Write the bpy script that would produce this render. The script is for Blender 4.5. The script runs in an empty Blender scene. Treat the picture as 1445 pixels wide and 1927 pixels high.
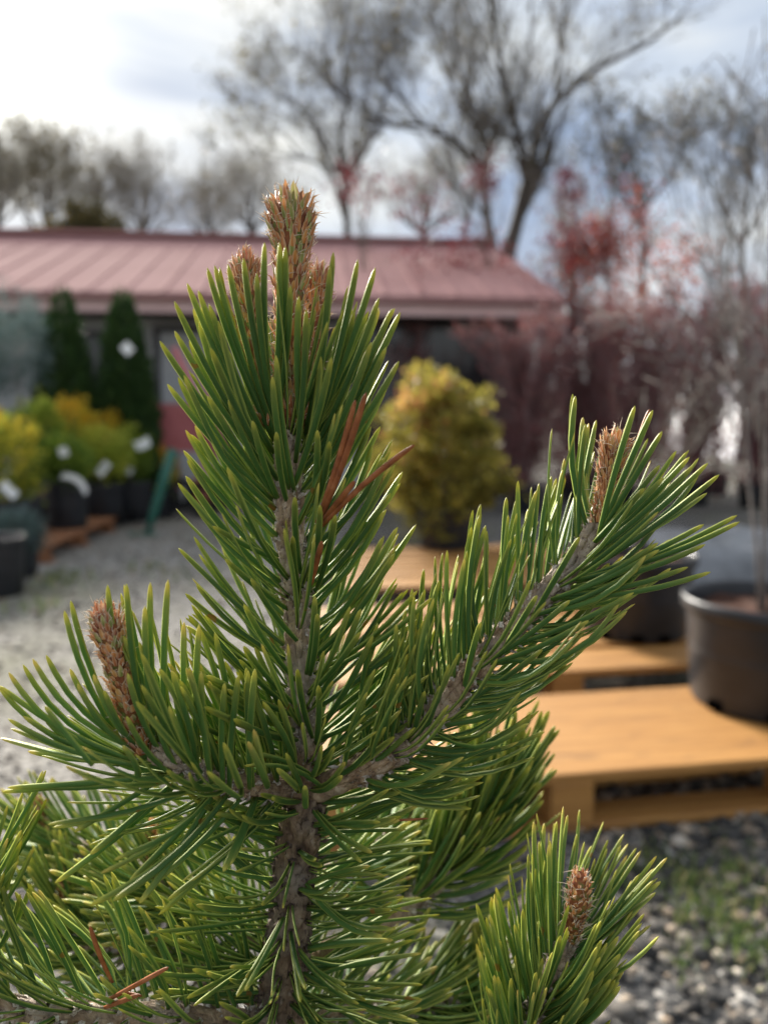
import bpy, math, random
import numpy as np
from mathutils import Vector, noise as mnoise

R_ = math.radians
scene = bpy.context.scene
COL = scene.collection

# ------------------------------------------------------------------ camera
W, H, FPX = 1445.0, 1927.0, 1447.0
HORIZON = 804.0
CAMZ = 0.90
PITCH = math.atan((H / 2 - HORIZON) / FPX)          # looking down a little
cam = bpy.data.cameras.new('camera')
cam.sensor_fit = 'VERTICAL'
cam.sensor_height = 36.0
cam.lens = 36.0 * FPX / H
cam.clip_start = 0.02
cam.clip_end = 2000
cam.dof.use_dof = True
cam.dof.focus_distance = 0.303
cam.dof.aperture_fstop = 6.2
cam.dof.aperture_blades = 0
camo = bpy.data.objects.new('camera', cam)
camo.location = (0, 0, CAMZ)
camo.rotation_euler = (math.pi / 2 - PITCH, 0, 0)
COL.objects.link(camo)
scene.camera = camo

CP, SP = math.cos(PITCH), math.sin(PITCH)
def ray(px, py):
    x = (px - W / 2) / FPX
    y = -(py - H / 2) / FPX
    return np.array([x, CP + y * SP, -SP + y * CP])
def PY(px, py, Y):                                    # point on the plane at distance Y in front
    d = ray(px, py)
    return np.array([0, 0, CAMZ]) + d * (Y / d[1])
def GZ(px, py, z=0.0):                                # point on a level surface
    d = ray(px, py)
    return np.array([0, 0, CAMZ]) + d * ((z - CAMZ) / d[2])
def project(P):
    q = P - np.array([0, 0, CAMZ])
    dep = q[..., 1] * CP - q[..., 2] * SP
    up = q[..., 1] * SP + q[..., 2] * CP
    return W / 2 + FPX * q[..., 0] / dep, H / 2 - FPX * up / dep, dep

# ------------------------------------------------------------------ sky and sun
sd = ray(-10, 95); sd = sd / np.linalg.norm(sd)
SUN_EL = math.asin(sd[2]); SUN_AZ = math.atan2(sd[0], sd[1])
world = bpy.data.worlds.new('World'); scene.world = world
world.use_nodes = True
nt = world.node_tree; nt.nodes.clear()
def N(t, **kw):
    n = nt.nodes.new(t)
    for k, v in kw.items(): setattr(n, k, v)
    return n
def wl(a, b): nt.links.new(a, b)
def wmath(op, a, b=None, clamp=False):
    n = N('ShaderNodeMath', operation=op, use_clamp=clamp)
    for i, v in enumerate((a, b)):
        if v is None: continue
        if isinstance(v, (int, float)): n.inputs[i].default_value = v
        else: wl(v, n.inputs[i])
    return n.outputs[0]
def wmix(f, a, b, bt='MIX'):
    n = N('ShaderNodeMix', data_type='RGBA', blend_type=bt)
    for i, v in ((0, f), (6, a), (7, b)):
        if isinstance(v, (int, float)): n.inputs[i].default_value = v
        elif isinstance(v, tuple): n.inputs[i].default_value = v
        else: wl(v, n.inputs[i])
    return n.outputs[2]
tc = N('ShaderNodeTexCoord')
sep = N('ShaderNodeSeparateXYZ'); wl(tc.outputs['Generated'], sep.inputs[0])
zc = wmath('ADD', wmath('MAXIMUM', sep.outputs[2], 0.0), 0.16)
cmb = N('ShaderNodeCombineXYZ')
wl(wmath('DIVIDE', sep.outputs[0], zc), cmb.inputs[0])
wl(wmath('DIVIDE', sep.outputs[1], zc), cmb.inputs[1])
n1 = N('ShaderNodeTexNoise'); n1.inputs['Scale'].default_value = 1.15; n1.inputs['Detail'].default_value = 5
n1.inputs['Roughness'].default_value = 0.52; n1.inputs['Distortion'].default_value = 0.5
mp = N('ShaderNodeMapping'); mp.inputs['Location'].default_value = (1.9, 3.3, 6.0); mp.inputs['Scale'].default_value = (1.0, 1.25, 1)
wl(cmb.outputs[0], mp.inputs[0]); wl(mp.outputs[0], n1.inputs['Vector'])
rmp = N('ShaderNodeValToRGB'); wl(n1.outputs['Fac'], rmp.inputs[0])
e = rmp.color_ramp.elements
e[0].position = 0.36; e[0].color = (1.35, 1.72, 2.4, 1)
e[1].position = 0.64; e[1].color = (3.6, 3.65, 3.5, 1)
m_ = e.new(0.50); m_.color = (2.5, 2.78, 3.15, 1)
sky = N('ShaderNodeTexSky', sky_type='NISHITA')
sky.sun_disc = False; sky.sun_elevation = SUN_EL; sky.sun_rotation = SUN_AZ
sky.air_density = 1.0; sky.dust_density = 1.5; sky.ozone_density = 1.0
base = wmix(0.975, sky.outputs[0], rmp.outputs[0])
lowf = N('ShaderNodeMapRange', interpolation_type='SMOOTHSTEP'); wl(sep.outputs[2], lowf.inputs[0])
lowf.inputs[1].default_value = 0.30; lowf.inputs[2].default_value = 0.02; lowf.inputs[3].default_value = 0.0; lowf.inputs[4].default_value = 0.55
base = wmix(lowf.outputs[0], base, (3.45, 3.42, 3.2, 1))
dotn = N('ShaderNodeVectorMath', operation='DOT_PRODUCT'); wl(tc.outputs['Generated'], dotn.inputs[0])
dotn.inputs[1].default_value = tuple(sd)
dpos = wmath('MAXIMUM', dotn.outputs['Value'], 0.0)
g1 = wmath('MULTIPLY', wmath('POWER', dpos, 380.0), 6.0)
g2 = wmath('MULTIPLY', wmath('POWER', dpos, 40.0), 0.30)
glow = wmath('MULTIPLY', wmath('ADD', g1, g2), wmath('ADD', wmath('MULTIPLY', n1.outputs['Fac'], 1.4), 0.25))
gc = N('ShaderNodeCombineXYZ')
wl(glow, gc.inputs[0]); wl(wmath('MULTIPLY', glow, 0.97), gc.inputs[1]); wl(wmath('MULTIPLY', glow, 0.78), gc.inputs[2])
fin = wmix(1.0, base, gc.outputs[0], 'ADD')
bg = N('ShaderNodeBackground'); bg.inputs['Strength'].default_value = 0.050
wl(fin, bg.inputs['Color'])
wo = N('ShaderNodeOutputWorld'); wl(bg.outputs[0], wo.inputs[0])

sun = bpy.data.lights.new('sun', 'SUN'); sun.energy = 3.5; sun.angle = R_(22); sun.color = (1.0, 0.94, 0.84)
suno = bpy.data.objects.new('sun', sun)
suno.rotation_euler = Vector(-sd).to_track_quat('-Z', 'Y').to_euler()
COL.objects.link(suno)

scene.view_settings.view_transform = 'Standard'
scene.view_settings.look = 'None'
scene.view_settings.exposure = 2.46
scene.view_settings.gamma = 1.0
scene.view_settings.use_curve_mapping = False
scene.cycles.use_denoising = True
scene.cycles.max_bounces = 6
scene.cycles.diffuse_bounces = 3
scene.cycles.transparent_max_bounces = 6

# ------------------------------------------------------------------ mesh helpers
class MB:
    """collects vertices, faces and per-vertex attributes for one mesh"""
    def __init__(s):
        s.v = []; s.n = 0; s.f = []; s.a = {'t': [], 'edge': [], 'rnd': []}
    def add(s, v, faces, t=0.0, edge=0.0, rnd=0.0, mat=0):
        v = np.asarray(v, float).reshape(-1, 3); k = len(v)
        s.v.append(v)
        for nm, val in (('t', t), ('edge', edge), ('rnd', rnd)):
            s.a[nm].append(np.broadcast_to(np.asarray(val, float), (k,)).copy())
        for fa in (faces if isinstance(faces, list) else [faces]):
            fa = np.asarray(fa, int)
            if len(fa): s.f.append((fa + s.n, mat))
        s.n += k
        return s
    def box(s, c, size, rotz=0.0, mat=0, rnd=0.0, bevel=0.0, tilt=None):
        hx, hy, hz = np.array(size) / 2
        if bevel > 0:
            b = min(bevel, hx * .9, hy * .9, hz * .9)
            pts = []
            for sx in (-1, 1):
                for sy in (-1, 1):
                    for sz in (-1, 1):
                        pts += [(sx * (hx - b), sy * (hy - b), sz * hz), (sx * (hx - b), sy * hy, sz * (hz - b)), (sx * hx, sy * (hy - b), sz * (hz - b))]
            v = np.array(pts)
            idx = lambda x, y, z, k: ((x * 2 + y) * 2 + z) * 3 + k
            q = []
            for z in (0, 1): q.append([idx(0, 0, z, 0), idx(1, 0, z, 0), idx(1, 1, z, 0), idx(0, 1, z, 0)])
            for y in (0, 1): q.append([idx(0, y, 0, 1), idx(1, y, 0, 1), idx(1, y, 1, 1), idx(0, y, 1, 1)])
            for x in (0, 1): q.append([idx(x, 0, 0, 2), idx(x, 1, 0, 2), idx(x, 1, 1, 2), idx(x, 0, 1, 2)])
            for y in (0, 1):
                for z in (0, 1): q.append([idx(0, y, z, 0), idx(1, y, z, 0), idx(1, y, z, 1), idx(0, y, z, 1)])
            for x in (0, 1):
                for z in (0, 1): q.append([idx(x, 0, z, 0), idx(x, 1, z, 0), idx(x, 1, z, 2), idx(x, 0, z, 2)])
            for x in (0, 1):
                for y in (0, 1): q.append([idx(x, y, 0, 1), idx(x, y, 1, 1), idx(x, y, 1, 2), idx(x, y, 0, 2)])
            t = [[idx(x, y, z, 0), idx(x, y, z, 1), idx(x, y, z, 2)] for x in (0, 1) for y in (0, 1) for z in (0, 1)]
            q = np.array(q); t = np.array(t)
            cen = lambda f: v[f].mean(1)
            def fix(f):
                nn = np.cross(v[f[:, 1]] - v[f[:, 0]], v[f[:, 2]] - v[f[:, 0]])
                bad = (nn * cen(f)).sum(1) < 0
                f[bad] = f[bad][:, ::-1]
                return f
            faces = [fix(q), fix(t)]
        else:
            v = np.array([(x, y, z) for x in (-hx, hx) for y in (-hy, hy) for z in (-hz, hz)])
            faces = [np.array([[0, 1, 3, 2], [4, 6, 7, 5], [0, 4, 5, 1], [2, 3, 7, 6], [0, 2, 6, 4], [1, 5, 7, 3]])]
        if tilt is not None:
            v = v @ np.asarray(tilt).T
        c_, s_ = math.cos(rotz), math.sin(rotz)
        v = v @ np.array([[c_, s_, 0], [-s_, c_, 0], [0, 0, 1]]) + np.asarray(c, float)
        return s.add(v, faces, rnd=rnd, mat=mat)
    def tubes(s, P, Rr, m, rnd=None, mat=0, cap=True):
        """P (N,n,3) paths, Rr (N,n) or (N,n,m) radii"""
        P = np.asarray(P, float); Nn, n, _ = P.shape
        V = tube_verts(P, Rr, m)
        t = np.broadcast_to(np.linspace(0, 1, n)[None, :, None], (Nn, n, m))
        rr = np.zeros(Nn) if rnd is None else np.broadcast_to(rnd, (Nn,))
        rr = np.broadcast_to(rr[:, None, None], (Nn, n, m))
        s.add(V.reshape(-1, 3), tube_faces(Nn, n, m, cap), t=t.reshape(-1), rnd=rr.reshape(-1), mat=mat)
        return s
    def lathe(s, prof, m=32, c=(0, 0, 0), mat=0, rnd=0.0):
        prof = np.asarray(prof, float); k = len(prof)
        a = np.arange(m) / m * 2 * math.pi
        v = np.stack([prof[:, None, 0] * np.cos(a), prof[:, None, 0] * np.sin(a), np.broadcast_to(prof[:, None, 1], (k, m))], -1) + np.asarray(c, float)
        i = np.arange(k - 1)[:, None] * m; j = np.arange(m)[None, :]; j2 = (j + 1) % m
        q = np.stack([i + j, i + j2, i + m + j2, i + m + j], -1).reshape(-1, 4)
        return s.add(v.reshape(-1, 3), q, rnd=rnd, mat=mat)
    def build(s, name, mats, parent=None, smooth=True, origin=None):
        me = bpy.data.meshes.new(name)
        v = np.concatenate(s.v) if s.v else np.zeros((0, 3))
        if origin is not None: v = v - np.asarray(origin)
        me.vertices.add(len(v)); me.vertices.foreach_set('co', v.astype(np.float32).ravel())
        loops = np.concatenate([f.ravel() for f, _ in s.f])
        tot = np.concatenate([np.full(len(f), f.shape[1]) for f, _ in s.f])
        mi = np.concatenate([np.full(len(f), mm) for f, mm in s.f])
        start = np.concatenate([[0], np.cumsum(tot)[:-1]])
        me.loops.add(len(loops)); me.loops.foreach_set('vertex_index', loops.astype(np.int32))
        me.polygons.add(len(tot)); me.polygons.foreach_set('loop_start', start.astype(np.int32))
        try: me.polygons.foreach_set('loop_total', tot.astype(np.int32))
        except Exception: pass
        me.polygons.foreach_set('material_index', mi.astype(np.int32))
        me.polygons.foreach_set('use_smooth', np.full(len(tot), smooth, dtype=bool))
        for nm in s.a:
            at = me.attributes.new(nm, 'FLOAT', 'POINT')
            at.data.foreach_set('value', np.concatenate(s.a[nm]).astype(np.float32))
        me.update(calc_edges=True)
        for m in (mats if isinstance(mats, (list, tuple)) else [mats]): me.materials.append(m)
        o = bpy.data.objects.new(name, me)
        if origin is not None: o.location = origin
        COL.objects.link(o)
        if parent is not None:
            o.parent = parent
            if origin is not None: o.location = np.asarray(origin) - np.array(parent_world(parent))
            else: o.location = -np.array(parent_world(parent))
        return o
PW = {}
def parent_world(o):
    p = np.zeros(3)
    while o is not None:
        p += np.array(o.location); o = o.parent
    return p
def unit(v): return v / np.maximum(np.linalg.norm(v, axis=-1, keepdims=True), 1e-12)
def frames(P, ref=None):
    T = unit(np.gradient(P, axis=1))
    if ref is None:
        d = unit(P[:, -1] - P[:, 0])
        ref = np.where(np.abs(d[:, 2:3]) > 0.8, np.array([[1.0, 0.13, 0]]), np.array([[0, 0.1, 1.0]]))
    A = unit(ref[:, None, :] - (ref[:, None, :] * T).sum(-1, keepdims=True) * T)
    return T, A, np.cross(T, A)
def tube_verts(P, Rr, m):
    T, A, B = frames(P)
    Rr = np.asarray(Rr, float)
    if Rr.ndim == 2: Rr = Rr[:, :, None]
    a = np.arange(m) / m * 2 * math.pi
    return P[:, :, None, :] + Rr[..., None] * (np.cos(a)[None, None, :, None] * A[:, :, None, :] + np.sin(a)[None, None, :, None] * B[:, :, None, :])
def tube_faces(Nn, n, m, cap=True):
    b = (np.arange(Nn) * n * m)[:, None, None]; i = (np.arange(n - 1) * m)[None, :, None]; j = np.arange(m)[None, None, :]; j2 = (j + 1) % m
    q = np.stack([b + i + j, b + i + j2, b + i + m + j2, b + i + m + j], -1).reshape(-1, 4)
    out = [q]
    if cap:
        e0 = (np.arange(Nn) * n * m)[:, None] + np.arange(m)[None, ::-1]
        e1 = (np.arange(Nn) * n * m)[:, None] + (n - 1) * m + np.arange(m)[None, :]
        out += [e0, e1]
    return out
def resample(pts, n):
    """smooth curve through control points"""
    pts = np.asarray(pts, float)
    k = len(pts)
    if k < 3:
        return pts[0] + (pts[-1] - pts[0]) * np.linspace(0, 1, n)[:, None]
    ext = np.vstack([2 * pts[0] - pts[1], pts, 2 * pts[-1] - pts[-2]])
    out = []
    for u in np.linspace(0, k - 1 - 1e-9, n):
        i = int(u); f = u - i
        p0, p1, p2, p3 = ext[i], ext[i + 1], ext[i + 2], ext[i + 3]
        out.append(0.5 * (2 * p1 + (p2 - p0) * f + (2 * p0 - 5 * p1 + 4 * p2 - p3) * f * f + (3 * p1 - p0 - 3 * p2 + p3) * f ** 3))
    return np.array(out)
def empty(name, loc, label=None, cat=None, group=None):
    o = bpy.data.objects.new(name, None); o.location = loc; o.empty_display_size = 0.05
    COL.objects.link(o)
    if label: tag(o, label, cat, group)
    return o
def tag(o, label=None, cat=None, group=None, kind=None):
    if label: o['label'] = label
    if cat: o['category'] = cat
    if group: o['group'] = group
    if kind: o['kind'] = kind
    return o

# ------------------------------------------------------------------ materials
def newmat(name):
    m = bpy.data.materials.new(name); m.use_nodes = True
    t = m.node_tree; t.nodes.clear()
    return m, t
def ramp(t, fac, stops):
    r = t.nodes.new('ShaderNodeValToRGB')
    el = r.color_ramp.elements
    while len(el) < len(stops): el.new(0.5)
    for x, (p, c) in zip(el, stops): x.position = p; x.color = (*c, 1)
    t.links.new(fac, r.inputs[0]); return r.outputs[0]
def attr(t, n):
    a = t.nodes.new('ShaderNodeAttribute'); a.attribute_name = n; return a.outputs['Fac']
def nmath(t, op, a, b=None, clamp=False):
    n = t.nodes.new('ShaderNodeMath'); n.operation = op; n.use_clamp = clamp
    for i, v in enumerate((a, b)):
        if v is None: continue
        if isinstance(v, (int, float)): n.inputs[i].default_value = v
        else: t.links.new(v, n.inputs[i])
    return n.outputs[0]
def nmix(t, f, a, b, bt='MIX'):
    n = t.nodes.new('ShaderNodeMix'); n.data_type = 'RGBA'; n.blend_type = bt
    for i, v in ((0, f), (6, a), (7, b)):
        if isinstance(v, (int, float)): n.inputs[i].default_value = v
        elif isinstance(v, tuple): n.inputs[i].default_value = (*v, 1) if len(v) == 3 else v
        else: t.links.new(v, n.inputs[i])
    return n.outputs[2]
def tnoise(t, scale, detail=4, rough=0.55, vec=None, dist=0.0, mapscale=None):
    n = t.nodes.new('ShaderNodeTexNoise'); n.inputs['Scale'].default_value = scale; n.inputs['Detail'].default_value = detail
    n.inputs['Roughness'].default_value = rough; n.inputs['Distortion'].default_value = dist
    if vec is None:
        g = t.nodes.new('ShaderNodeNewGeometry'); vec = g.outputs['Position']
    if mapscale:
        mpn = t.nodes.new('ShaderNodeMapping'); mpn.inputs['Scale'].default_value = mapscale
        t.links.new(vec, mpn.inputs[0]); vec = mpn.outputs[0]
    t.links.new(vec, n.inputs['Vector'])
    return n.outputs['Fac']
def bump(t, h, strength=0.3, dist=0.01):
    b = t.nodes.new('ShaderNodeBump'); b.inputs['Strength'].default_value = strength; b.inputs['Distance'].default_value = dist
    t.links.new(h, b.inputs['Height']); return b.outputs[0]
def finish(m, t, color, rough=0.6, spec=0.5, normal=None, trans=0.0, metallic=0.0, coat=0.0):
    p = t.nodes.new('ShaderNodeBsdfPrincipled')
    if isinstance(color, tuple): p.inputs['Base Color'].default_value = (*color, 1)
    else: t.links.new(color, p.inputs['Base Color'])
    if isinstance(rough, (int, float)): p.inputs['Roughness'].default_value = rough
    else: t.links.new(rough, p.inputs['Roughness'])
    p.inputs['Specular IOR Level'].default_value = spec
    p.inputs['Metallic'].default_value = metallic
    if normal is not None: t.links.new(normal, p.inputs['Normal'])
    out = p.outputs[0]
    if trans > 0:
        tr = t.nodes.new('ShaderNodeBsdfTranslucent')
        if isinstance(color, tuple): tr.inputs[0].default_value = (*color, 1)
        else: t.links.new(color, tr.inputs[0])
        mx = t.nodes.new('ShaderNodeMixShader'); mx.inputs[0].default_value = trans
        t.links.new(out, mx.inputs[1]); t.links.new(tr.outputs[0], mx.inputs[2]); out = mx.outputs[0]
    o = t.nodes.new('ShaderNodeOutputMaterial'); t.links.new(out, o.inputs[0])
    return m
def objpos(t):
    c = t.nodes.new('ShaderNodeTexCoord'); return c.outputs['Object']

def mat_needle():
    m, t = newmat('pine_needle')
    T, E, Rn = attr(t, 't'), attr(t, 'edge'), attr(t, 'rnd')
    body = ramp(t, Rn, [(0.0, (0.026, 0.090, 0.020)), (0.35, (0.050, 0.150, 0.029)), (0.7, (0.082, 0.205, 0.040)), (1.0, (0.135, 0.265, 0.052))])
    nz = tnoise(t, 420, 3, 0.6)
    body = nmix(t, nmath(t, 'MULTIPLY', nz, 0.40), body, (0.085, 0.155, 0.050))
    # pale margins of each needle
    c = nmix(t, nmath(t, 'MULTIPLY', nmath(t, 'POWER', E, 1.5), 0.92), body, (0.52, 0.60, 0.13))
    # yellow-green towards the tip, cream point
    tipf = ramp(t, T, [(0.0, (0.12, 0.12, 0.12)), (0.10, (0, 0, 0)), (0.68, (0.02, 0.02, 0.02)), (0.90, (0.30, 0.30, 0.30)), (0.965, (0.95, 0.95, 0.95)), (1.0, (1, 1, 1))])
    tipc = ramp(t, Rn, [(0.0, (0.40, 0.40, 0.05)), (0.6, (0.55, 0.52, 0.09)), (1.0, (0.66, 0.52, 0.14))])
    c = nmix(t, tipf, c, tipc)
    # a few rusty specks
    sp = tnoise(t, 95, 2, 0.5)
    spk = nmath(t, 'MULTIPLY', nmath(t, 'GREATER_THAN', sp, 0.735), 0.7)
    c = nmix(t, spk, c, (0.30, 0.12, 0.02))
    h = tnoise(t, 900, 2, 0.6)
    return finish(m, t, c, 0.48, 0.36, bump(t, h, 0.25, 0.0004), trans=0.34)
def mat_dead():
    m, t = newmat('dead_needle')
    c = ramp(t, tnoise(t, 160, 4), [(0.25, (0.16, 0.045, 0.016)), (0.55, (0.34, 0.11, 0.035)), (0.8, (0.46, 0.20, 0.09))])
    return finish(m, t, c, 0.5, 0.4, trans=0.1)
def mat_bark(dark=0.0):
    m, t = newmat('pine_bark')
    k = 1 - dark
    n = tnoise(t, 150, 6, 0.68, dist=0.5, mapscale=(1, 1, 0.45))
    big = tnoise(t, 45, 3, 0.5)
    c = ramp(t, n, [(0.28, (0.060 * k, 0.034 * k, 0.020 * k)), (0.42, (0.20 * k, 0.125 * k, 0.075 * k)), (0.56, (0.38 * k, 0.27 * k, 0.17 * k)), (0.70, (0.56 * k, 0.46 * k, 0.35 * k)), (0.82, (0.66 * k, 0.62 * k, 0.56 * k))])
    c = nmix(t, nmath(t, 'MULTIPLY', ramp(t, big, [(0.42, (0, 0, 0)), (0.66, (1, 1, 1))]), 0.55), c, (0.36 * k, 0.33 * k, 0.29 * k))
    fl = tnoise(t, 330, 3, 0.7)
    c = nmix(t, nmath(t, 'MULTIPLY', nmath(t, 'GREATER_THAN', fl, 0.63), 0.6), c, (0.055, 0.033, 0.022))
    h = nmath(t, 'ADD', n, nmath(t, 'MULTIPLY', fl, -0.5))
    return finish(m, t, c, 0.72, 0.3, bump(t, h, 1.0, 0.0022))
def mat_sheath():
    m, t = newmat('needle_sheath')
    c = ramp(t, tnoise(t, 500, 4, 0.7), [(0.3, (0.12, 0.080, 0.055)), (0.48, (0.36, 0.30, 0.24)), (0.66, (0.70, 0.66, 0.61))])
    return finish(m, t, c, 0.8, 0.2)
def mat_scale():
    m, t = newmat('bud_scale')
    T, E, Rn = attr(t, 't'), attr(t, 'edge'), attr(t, 'rnd')
    c = ramp(t, Rn, [(0.0, (0.22, 0.040, 0.022)), (0.30, (0.46, 0.125, 0.028)), (0.6, (0.62, 0.22, 0.040)), (0.84, (0.66, 0.34, 0.10)), (0.86, (0.14, 0.20, 0.030)), (1.0, (0.24, 0.29, 0.055))])
    c = nmix(t, nmath(t, 'MULTIPLY', E, 0.60), c, (0.74, 0.58, 0.42))
    c = nmix(t, nmath(t, 'MULTIPLY', nmath(t, 'POWER', T, 3.0), 0.55), c, (0.50, 0.27, 0.10))
    return finish(m, t, c, 0.55, 0.35, trans=0.15)
def mat_budcore():
    m, t = newmat('bud_core')
    c = ramp(t, tnoise(t, 260, 4, 0.6), [(0.3, (0.10, 0.028, 0.014)), (0.5, (0.26, 0.085, 0.03)), (0.62, (0.10, 0.13, 0.03)), (0.75, (0.25, 0.28, 0.06))])
    return finish(m, t, c, 0.6, 0.3)
def mat_hair():
    m, t = newmat('bud_fringe')
    return finish(m, t, (0.72, 0.62, 0.50), 0.7, 0.2, trans=0.3)
def mat_leaf(name, stops, trans=0.25, rough=0.5, spec=0.35):
    m, t = newmat(name)
    c = ramp(t, attr(t, 'rnd'), stops)
    return finish(m, t, c, rough, spec, trans=trans)
def mat_flat(name, c1, c2, scale=8, rough=0.6, spec=0.4, bumps=0.0, bd=0.01, metallic=0.0, mapscale=None):
    m, t = newmat(name)
    n = tnoise(t, scale, 5, 0.6, mapscale=mapscale)
    c = ramp(t, n, [(0.3, c1), (0.7, c2)])
    return finish(m, t, c, rough, spec, bump(t, n, bumps, bd) if bumps else None, metallic=metallic)
def mat_wood(name, c1, c2, c3):
    m, t = newmat(name)
    vec = objpos(t)
    oi = t.nodes.new('ShaderNodeObjectInfo')
    va = t.nodes.new('ShaderNodeVectorMath'); va.operation = 'ADD'
    cx = t.nodes.new('ShaderNodeCombineXYZ')
    t.links.new(nmath(t, 'MULTIPLY', oi.outputs['Random'], 37.0), cx.inputs[1]); t.links.new(vec, va.inputs[0]); t.links.new(cx.outputs[0], va.inputs[1])
    g = tnoise(t, 9, 6, 0.62, vec=va.outputs[0], dist=0.8, mapscale=(0.35, 6, 6))
    big = tnoise(t, 2.5, 3, 0.5, vec=va.outputs[0])
    c = ramp(t, g, [(0.28, c1), (0.5, c2), (0.72, c3)])
    c = nmix(t, nmath(t, 'MULTIPLY', big, 0.35), c, (c2[0] * 0.7, c2[1] * 0.62, c2[2] * 0.55))
    st_ = tnoise(t, 5, 5, 0.7, vec=va.outputs[0], dist=1.5, mapscale=(0.6, 2.0, 1))
    c = nmix(t, ramp(t, st_, [(0.56, (0, 0, 0)), (0.70, (0.6, 0.6, 0.6))]), c, (c1[0] * 0.55, c1[1] * 0.6, c1[2] * 0.8))
    c = nmix(t, nmath(t, 'MULTIPLY', oi.outputs['Random'], 0.25), c, (c1[0], c1[1], c1[2]))
    return finish(m, t, c, 0.62, 0.35, bump(t, g, 0.35, 0.003))

M_needle, M_dead, M_bark, M_sheath = mat_needle(), mat_dead(), mat_bark(), mat_sheath()
M_sheath_old = mat_flat('old_needle_sheath', (0.045, 0.030, 0.022), (0.16, 0.12, 0.095), 400, 0.85, 0.2)
M_oldbark = mat_bark(0.45); M_oldbark.name = 'old_pine_bark'
M_scale, M_core, M_hair = mat_scale(), mat_budcore(), mat_hair()
M_pot = mat_flat('black_pot_plastic', (0.012, 0.013, 0.016), (0.022, 0.024, 0.030), 14, 0.42, 0.45, 0.05)
M_soil = mat_flat('potting_soil', (0.030, 0.014, 0.009), (0.13, 0.062, 0.042), 55, 0.9, 0.2, 0.8, 0.02)
M_wood = mat_wood('pallet_pine_wood', (0.22, 0.100, 0.032), (0.41, 0.205, 0.056), (0.52, 0.285, 0.092))
M_wood_old = mat_wood('weathered_pallet_wood', (0.17, 0.075, 0.035), (0.30, 0.13, 0.060), (0.38, 0.19, 0.095))
M_tag = mat_flat('white_label_plastic', (0.82, 0.84, 0.86), (0.90, 0.91, 0.92), 5, 0.35, 0.5)
M_green = mat_flat('green_painted_metal', (0.012, 0.10, 0.070), (0.022, 0.14, 0.10), 9, 0.45, 0.5)
M_red = mat_flat('red_painted_metal', (0.44, 0.13, 0.14), (0.54, 0.18, 0.19), 9, 0.45, 0.5)
M_terra = mat_flat('terracotta', (0.42, 0.15, 0.07), (0.52, 0.21, 0.11), 12, 0.8, 0.3)
M_rubber = mat_flat('black_rubber', (0.015, 0.015, 0.015), (0.025, 0.025, 0.025), 12, 0.8, 0.3)
M_twig = mat_flat('grey_brown_twig', (0.085, 0.068, 0.055), (0.15, 0.125, 0.105), 14, 0.8, 0.3)
M_twig_pale = mat_flat('pale_grey_twig', (0.10, 0.088, 0.082), (0.19, 0.17, 0.158), 14, 0.8, 0.3)
M_twig_red = mat_flat('burgundy_twig', (0.20, 0.115, 0.115), (0.34, 0.215, 0.21), 14, 0.7, 0.3)
M_trunk = mat_flat('tree_bark', (0.050, 0.045, 0.041), (0.11, 0.098, 0.088), 6, 0.9, 0.2, 0.5, 0.05)

# ================================================================== ground
def mat_ground():
    m, t = newmat('dark_gravel_ground')
    v = t.nodes.new('ShaderNodeTexVoronoi'); v.inputs['Scale'].default_value = 75
    g = t.nodes.new('ShaderNodeNewGeometry'); t.links.new(g.outputs['Position'], v.inputs['Vector'])
    sc = t.nodes.new('ShaderNodeSeparateColor'); t.links.new(v.outputs['Color'], sc.inputs[0])
    c = ramp(t, sc.outputs[0], [(0.0, (0.035, 0.035, 0.037)), (0.5, (0.09, 0.088, 0.085)), (0.8, (0.20, 0.175, 0.15)), (1.0, (0.42, 0.40, 0.37))])
    big = tnoise(t, 1.3, 4, 0.6)
    c = nmix(t, ramp(t, big, [(0.48, (0, 0, 0)), (0.66, (0.5, 0.5, 0.5))]), c, (0.085, 0.095, 0.035))
    return finish(m, t, c, 0.9, 0.12, bump(t, nmath(t, 'SUBTRACT', 1.0, v.outputs['Distance']), 0.7, 0.008))
def mat_path():
    m, t = newmat('pale_gravel_path')
    v = t.nodes.new('ShaderNodeTexVoronoi'); v.inputs['Scale'].default_value = 55
    g = t.nodes.new('ShaderNodeNewGeometry'); t.links.new(g.outputs['Position'], v.inputs['Vector'])
    sc = t.nodes.new('ShaderNodeSeparateColor'); t.links.new(v.outputs['Color'], sc.inputs[0])
    c = ramp(t, sc.outputs[0], [(0.0, (0.11, 0.102, 0.092)), (0.5, (0.23, 0.215, 0.195)), (1.0, (0.40, 0.38, 0.35))])
    big = tnoise(t, 0.9, 4, 0.6)
    c = nmix(t, ramp(t, big, [(0.50, (0, 0, 0)), (0.70, (0.55, 0.55, 0.55))]), c, (0.12, 0.125, 0.055))
    return finish(m, t, c, 0.95, 0.08, bump(t, nmath(t, 'SUBTRACT', 1.0, v.outputs['Distance']), 0.5, 0.008))
M_ground, M_path = mat_ground(), mat_path()
mb = MB(); S = 400.0
mb.add([(-S, -S, 0), (S, -S, 0), (S, S, 0), (-S, S, 0)], np.array([[0, 1, 2, 3]]))
tag(mb.build('ground', M_ground, smooth=False), kind='structure')
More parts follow.
